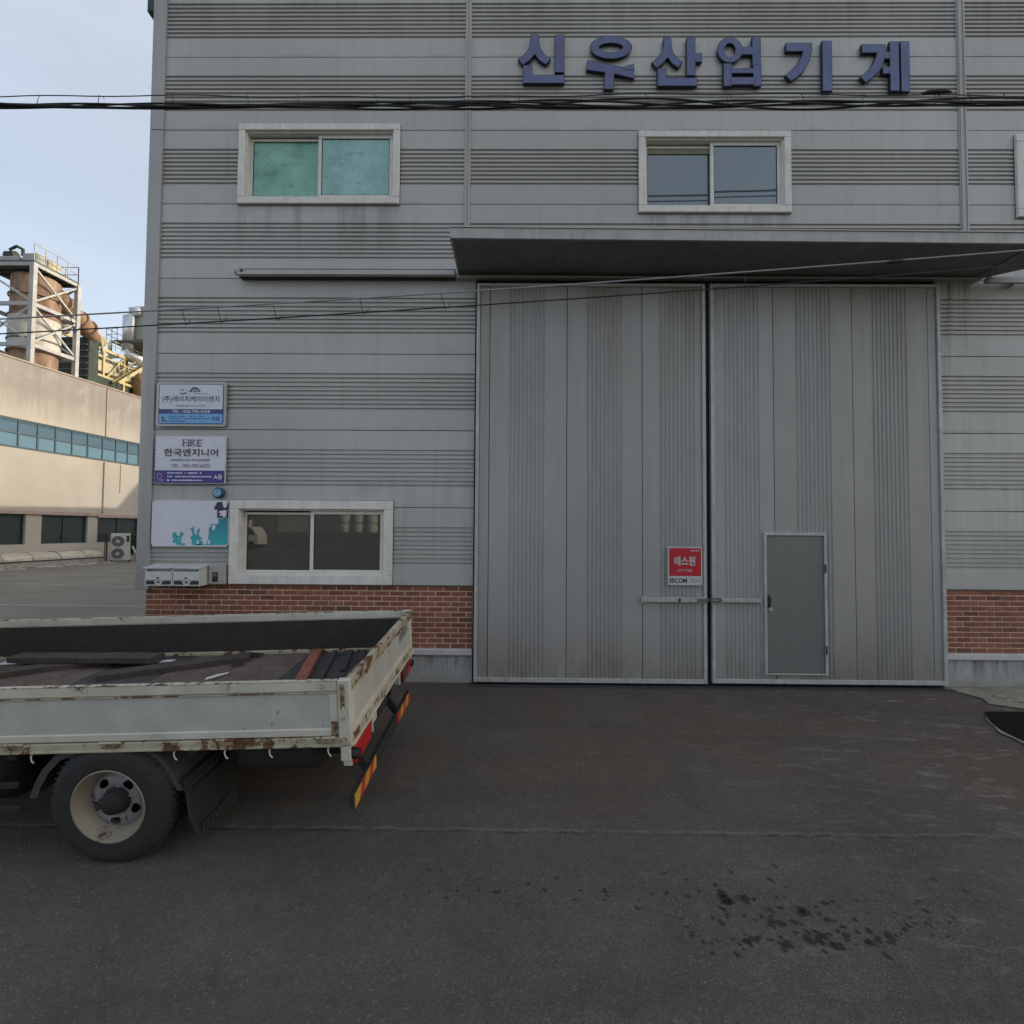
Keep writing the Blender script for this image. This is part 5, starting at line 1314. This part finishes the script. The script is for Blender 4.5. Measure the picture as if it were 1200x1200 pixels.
mb = MB(); leaves(mb, (0, 0, 1.0), (.62, .6, .75), 1500, 2, .10); mb.build('foliage', M['leaf'], sh)

# ------------------------------------------------------------------ plant machinery beyond the cream building
tw = thing('steel_tower', 'open steel frame tower with braces and top railing above the cream wall', 'tower', (-29.4, 30.3, 0))
tw.location = (0, 0, 0)
A, B, Cc, Dd = (-29.45, 30.35), (-29.2, 33.2), (-32.6, 33.2), (-32.9, 30.35)
for p in (A, B, Cc, Dd): MB().box(p[0] - .13, p[0] + .13, p[1] - .13, p[1] + .13, 0, 18.0).build('post', M['steel'], tw)
for z in (17.95, 15.5, 13.0, 9.0):
    for p, q in ((A, B), (B, Cc), (Cc, Dd), (Dd, A)): MB().bar((p[0], p[1], z), (q[0], q[1], z), .14, .22).build('beam', M['steel'], tw)
for p, q in ((A, B), (Dd, A), (B, Cc)):
    for za, zb in ((17.8, 15.6), (15.4, 13.1)):
        MB().bar((p[0], p[1], za), (q[0], q[1], zb), .10).build('brace', M['steel'], tw)
        MB().bar((p[0], p[1], zb), (q[0], q[1], za), .10).build('brace', M['steel'], tw) if (za < 17 or p == A) else None
MB().prism([(A[0] + .1, A[1] - .1), (B[0] + .1, B[1]), (Cc[0], Cc[1]), (Dd[0], Dd[1] - .1)], 18.06, 18.14, 'xy').build('deck', M['steel_dk'], tw)
for k in range(6): y = 30.6 + k * .5; MB().bar((-29.4 + .02 * k, y, 17.9), (-32.7, y, 17.9), .08, .2).build('joist', M['steel_dk'], tw)
rl = MB()
for p, q in ((A, B), (B, Cc), (Cc, Dd)):
    for z in (18.7, 19.2): rl.bar((p[0], p[1], z), (q[0], q[1], z), .04)
    for k in range(5): t_ = k / 4; x, y = p[0] + (q[0] - p[0]) * t_, p[1] + (q[1] - p[1]) * t_; rl.bar((x, y, 18.1), (x, y, 19.22), .04)
rl.build('railing', M['steel'], tw)
mc = thing('drive_unit', 'grey green motor and drum machinery on top of the steel tower', 'machine', (-30.6, 31.2, 18.14))
MB().box(-1.6, -.2, -.5, .5, 0, .5, .05).box(-.1, .9, -.4, .3, 0, .75, .08).build('casing', M['grey_green'], mc)
MB().tube([(-.9, -.3, .5), (-.9, -.3, 1.0), (-.5, -.3, 1.2), (-.1, -.3, 1.0), (-.1, -.3, .6)], .09, 10).build('pipe', M['dkgreen'], mc)
MB().lathe([(-.3, 0), (-.3, .28), (.3, .28), (.3, 0)], 20, 'x', (-1.1, 0, .75)).build('drum', M['dkgreen'], mc)
MB().box(.2, 1.0, .3, 1.2, .1, .7, .06).build('hopper', M['cream_duct'], mc)
tk = thing('storage_silo', 'round silo with rusted upper half and stained white lower half inside the tower', 'silo', (-30.72, 31.9, 0))
MB().lathe([(15.15, 1.22), (17.6, 1.22), (17.75, 1.05), (17.75, 0)], 36, 'z').build('upper_shell', M['rust'], tk, True)
MB().lathe([(12.9, 1.28), (15.05, 1.28), (15.14, 1.23)], 36, 'z').build('lower_shell', M['tank_white'], tk, True)
MB().lathe([(5.0, .9), (9, 1.0), (12.85, 1.2)], 36, 'z').build('base_shell', M['rust'], tk, True)
for z in (12.88, 13.6, 15.1, 16.4): MB().lathe([(z - .04, 1.25), (z - .04, 1.33), (z + .04, 1.33), (z + .04, 1.25)], 36, 'z').build('hoop', M['rust'] if z != 13.6 else M['steel_dk'], tk)
MB().tube([(-1.6, -1.0, 9), (-1.6, -1.0, 18)], .06, 6).build('riser_pipe', M['steel'], tk)
dc = thing('rusty_duct', 'thick rust orange horizontal duct running away from the silo', 'duct', (0, 0, 0))
MB().tube([(-30.1, 32.6, 16.95), (-30.3, 34.0, 16.55), (-30.55, 35.5, 16.1), (-30.9, 36.6, 15.75)], [.62, .58, .52, .46], 18).build('pipe', M['orange'], dc, True)
for p in ((-30.22, 33.4, 16.72), (-30.42, 34.7, 16.36), (-30.57, 35.6, 16.07)): MB().tube([p, (p[0] - .02, p[1] + .15, p[2] - .04)], .66, 18).build('flange', M['rust'], dc)
hs = thing('machine_house', 'dark green louvred machine housing behind the steel tower', 'building', (-31.6, 36.4, 0))
MB().box(-1.4, .9, -.4, .5, 0, 15.6, .05).build('body', M['dkgreen'], hs)
for k in range(9): MB().box(-1.3, .8, -.47, -.4, 11.4 + k * .45, 11.5 + k * .45).build('louvre', M['steel_dk'], hs)
# yellow pipe rack
rk = thing('pipe_rack', 'pale yellow steel pipe rack running along behind the cream wall', 'pipe rack', (0, 0, 0))
def rx(y, off=0.): return -33.1 + .09 * (y - 38.3) + off
for z, s_ in ((16.15, .22), (15.55, .12), (14.0, .2), (12.55, .22)):
    for off in (0., -2.2): MB().bar((rx(35.5, off), 35.5, z), (rx(50, off), 50, z - .25), s_, s_).build('chord', M['yellow'] if off == 0. else M['cream_duct'], rk)
for k in range(8):
    y = 36.2 + k * 1.9
    for off in (0., -2.2): MB().box(rx(y, off) - .09, rx(y, off) + .09, y - .09, y + .09, 0, 16.2).build('post', M['yellow'], rk)
    MB().bar((rx(y), y, 16.1), (rx(y, -2.2), y, 16.1), .12).bar((rx(y), y, 12.6), (rx(y, -2.2), y, 12.6), .12).build('cross_beam', M['yellow'], rk)
    if k % 2 == 0: MB().bar((rx(y), y, 13.5), (rx(y + 1.9), y + 1.9, 16.0), .12).build('brace', M['yellow'], rk)
    else: MB().bar((rx(y), y, 12.5), (rx(y + 1.9), y + 1.9, 10.8), .12).build('brace', M['steel'], rk)
for off, z, r_, mt in ((-.5, 14.5, .28, 'yellow'), (-1.2, 14.9, .34, 'cream_duct'), (-.9, 13.8, .22, 'orange'), (-.3, 13.2, .16, 'yellow'), (-1.7, 15.6, .25, 'dkgreen')):
    MB().tube([(rx(35.8, off), 35.8, z), (rx(43, off), 43, z - .1), (rx(50, off), 50, z - .3)], r_, 12).build('pipe', M[mt], rk, True)
MB().box(rx(36) - 2.2, rx(36) - .1, 36, 50, 11.9, 12.4).build('tray', M['dkgreen'], rk)
MB().tube([(rx(36.5, .1), 36.5, 16.3), (rx(37, .1), 37.2, 17.5), (rx(38, .1), 38.6, 17.2), (rx(39.5), 39.9, 16.5)], .42, 14).build('elbow_duct', M['cream_duct'], rk, True)
MB().tube([(rx(43.2, .35), 43.2, 12.9), (rx(43.2, .35), 43.2, 14.2), (rx(43.5, .2), 43.6, 14.8)], .55, 14).build('vessel', M['orange'], rk, True)
MB().box(rx(42, -1.9), rx(42, -.2), 36.2, 50, 14.3, 15.2, .05).build('conveyor_casing', M['cream_duct'], rk); MB().box(rx(42, -1.6), rx(42, .0), 36.2, 50, 12.5, 13.85, .05).build('conveyor_casing', M['dkgreen'], rk)
rr = random.Random(12)
for k in range(16):
    y = 36.5 + k * .5; off = rr.uniform(-.4, .35); z = rr.uniform(14.2, 15.6)
    MB().tube([(rx(y, off), y, z), (rx(y, off), y, z + rr.uniform(.4, 1.3)), (rx(y, off) + rr.uniform(-.3, .3), y + rr.uniform(.3, .9), z + rr.uniform(.5, 1.5))], rr.uniform(.06, .14), 8).build('branch_pipe', M[rr.choice(['yellow', 'orange', 'cream_duct', 'steel', 'dkgreen'])], rk, True)
sr = MB()
for off in (.25, .75): sr.bar((rx(41, off), 40.6, 13.6), (rx(44, off), 44.2, 16.6), .1, .22)
for k in range(14): t_ = k / 13; sr.box(rx(41, .25) + .27 * t_, rx(41, .75) + .27 * t_, 40.55 + 3.6 * t_, 40.85 + 3.6 * t_, 13.6 + 3 * t_, 13.66 + 3 * t_)
sr.bar((rx(41, .75), 40.6, 14.5), (rx(44, .75), 44.2, 17.5), .05)
sr.build('stair', M['yellow'], rk)
gt = MB()
for k in range(26):
    y = 36 + k * .55; gt.bar((rx(y, .12), y, 16.3), (rx(y, .12), y, 17.1), .04)
gt.bar((rx(36, .12), 36, 17.1), (rx(50, .12), 50, 16.9), .04).bar((rx(36, .12), 36, 16.7), (rx(50, .12), 50, 16.5), .04)
gt.build('railing', M['steel'], rk)
st = thing('exhaust_unit', 'grey green box with a silver vertical duct standing on a railed platform', 'machine', (-32.35, 43.2, 17.4))
MB().box(-.3, 2.3, -.5, 2.2, .5, 3.4, .05).build('box', M['grey_green'], st)
MB().tube([(-.45, -.9, -.6), (-.45, -.9, 2.3), (-.3, -.8, 2.75), (.3, -.5, 2.9)], .42, 18).build('duct', M['silver'], st, True)
MB().tube([(-.45, -.9, -.1), (-.3, -.9, -1.0), (.6, -.6, -1.4)], .40, 16).build('elbow', M['silver'], st, True)
MB().box(-1.5, 2.4, -1.5, 2.4, -.05, .1).build('platform', M['steel_dk'], st)
rl = MB()
for z in (.6, 1.1): rl.bar((-1.85, -1.45, z), (-.9, -1.45, z), .04).bar((-1.85, -1.45, z), (-1.85, 1, z), .04)
for x in (-1.85, -1.4, -.95): rl.bar((x, -1.45, .1), (x, -1.45, 1.12), .04)
rl.build('railing', M['steel'], st)
for x, y in ((-1.7, -1.2), (2.2, -1.2), (2.2, 2.2), (-1.7, 2.2)): MB().box(x - .1, x + .1, y - .1, y + .1, -17.4, -.05).build('leg', M['yellow'], st)

# ------------------------------------------------------------------ across the road, behind the camera (seen in the window panes)
ow = thing('retaining_wall', 'long grey retaining wall across the road', 'wall', (0, -52, -.5))
MB().box(-70, 60, -.3, .3, 0, 1.95, .03).build('wall', M['opp_wall'], ow)
tag(MB().quad((-70, -51.7, 1.46), (60, -51.7, 1.46), (60, -90, 1.46), (-70, -90, 1.46)).build('terrace', M['yard']), kind='structure')
for y, nmn in ((-45.6, 'road_line'),):
    m = MB()
    for k in range(40): x = -60 + k * 3; m.quad((x, y - .12, -.488), (x + 2.2, y - .12, -.488), (x + 2.2, y + .12, -.488), (x, y + .12, -.488))
    tag(m.build(nmn, M['paint_line']), kind='structure')
tag(MB().box(-70, 60, -46.4, -46.1, -.5, -.34, .02).build('kerb', M['pale']), kind='structure')
bagm = MB().lathe([(0, .5), (.03, .58), (.25, .66), (.6, .68), (1.0, .66), (1.15, .55), (1.2, .2), (1.22, 0)], 12, 'z').mesh('bulk_bag', M['bag'])
for i, x in enumerate((-22.9, -21.1, -19.3)):
    for j in range(2):
        o = link('bulk_bag', bagm); o.location = (x, -55, 1.46 + j * 1.22)
        tag(o, '%s white bulk bag in the %s stack on the terrace' % (('lower', 'upper')[j], ('leftmost', 'middle', 'rightmost')[i]), 'bag', 'white bulk bags stacked across the road')
shd = thing('storage_shed', 'long grey storage shed behind the terrace across the road', 'building', (-6, -70, 1.46))
MB().box(-50, 50, -8, 0, 0, 5.5, .05).build('wall', M['opp_shed'], shd)
MB().prism([(-9, 5.5), (-4, 7.2), (1, 5.5)], -50.5, 50.5, 'yz').build('roof', M['roof'], shd)
for k in range(9): MB().box(-44 + k * 11, -39 + k * 11, .01, .06, 0, 4.2).build('door', M['grey_green'] if k % 2 else M['opp_wall'], shd)
pt = thing('parked_lorry', 'pale box lorry parked across the road', 'truck', (-33, -46, -.5))
MB().box(-4, 1.6, -1.2, 1.2, 1.0, 3.4, .05).build('cargo_box', M['ac'], pt)
MB().prism([(1.7, .6), (1.7, 2.6), (2.7, 2.6), (3.4, 1.6), (3.4, .6)], -1.1, 1.1).build('cab', M['cab'], pt)
MB().prism([(1.95, 1.7), (1.95, 2.4), (2.65, 2.4), (3.1, 1.7)], 1.101, 1.11).build('side_window', M['glass_low'], pt)
for x in (-2.8, 2.6):
    for y in (-1.1, .85): MB().lathe([(0, 0), (0, .46), (.05, .5), (.2, .5), (.25, .46), (.25, 0)], 20, 'y', (x, y, .5)).build('wheel', M['rubber'], pt)
MB().box(-4, 3.3, -.5, .5, .7, .99).build('chassis', M['t_black'], pt)
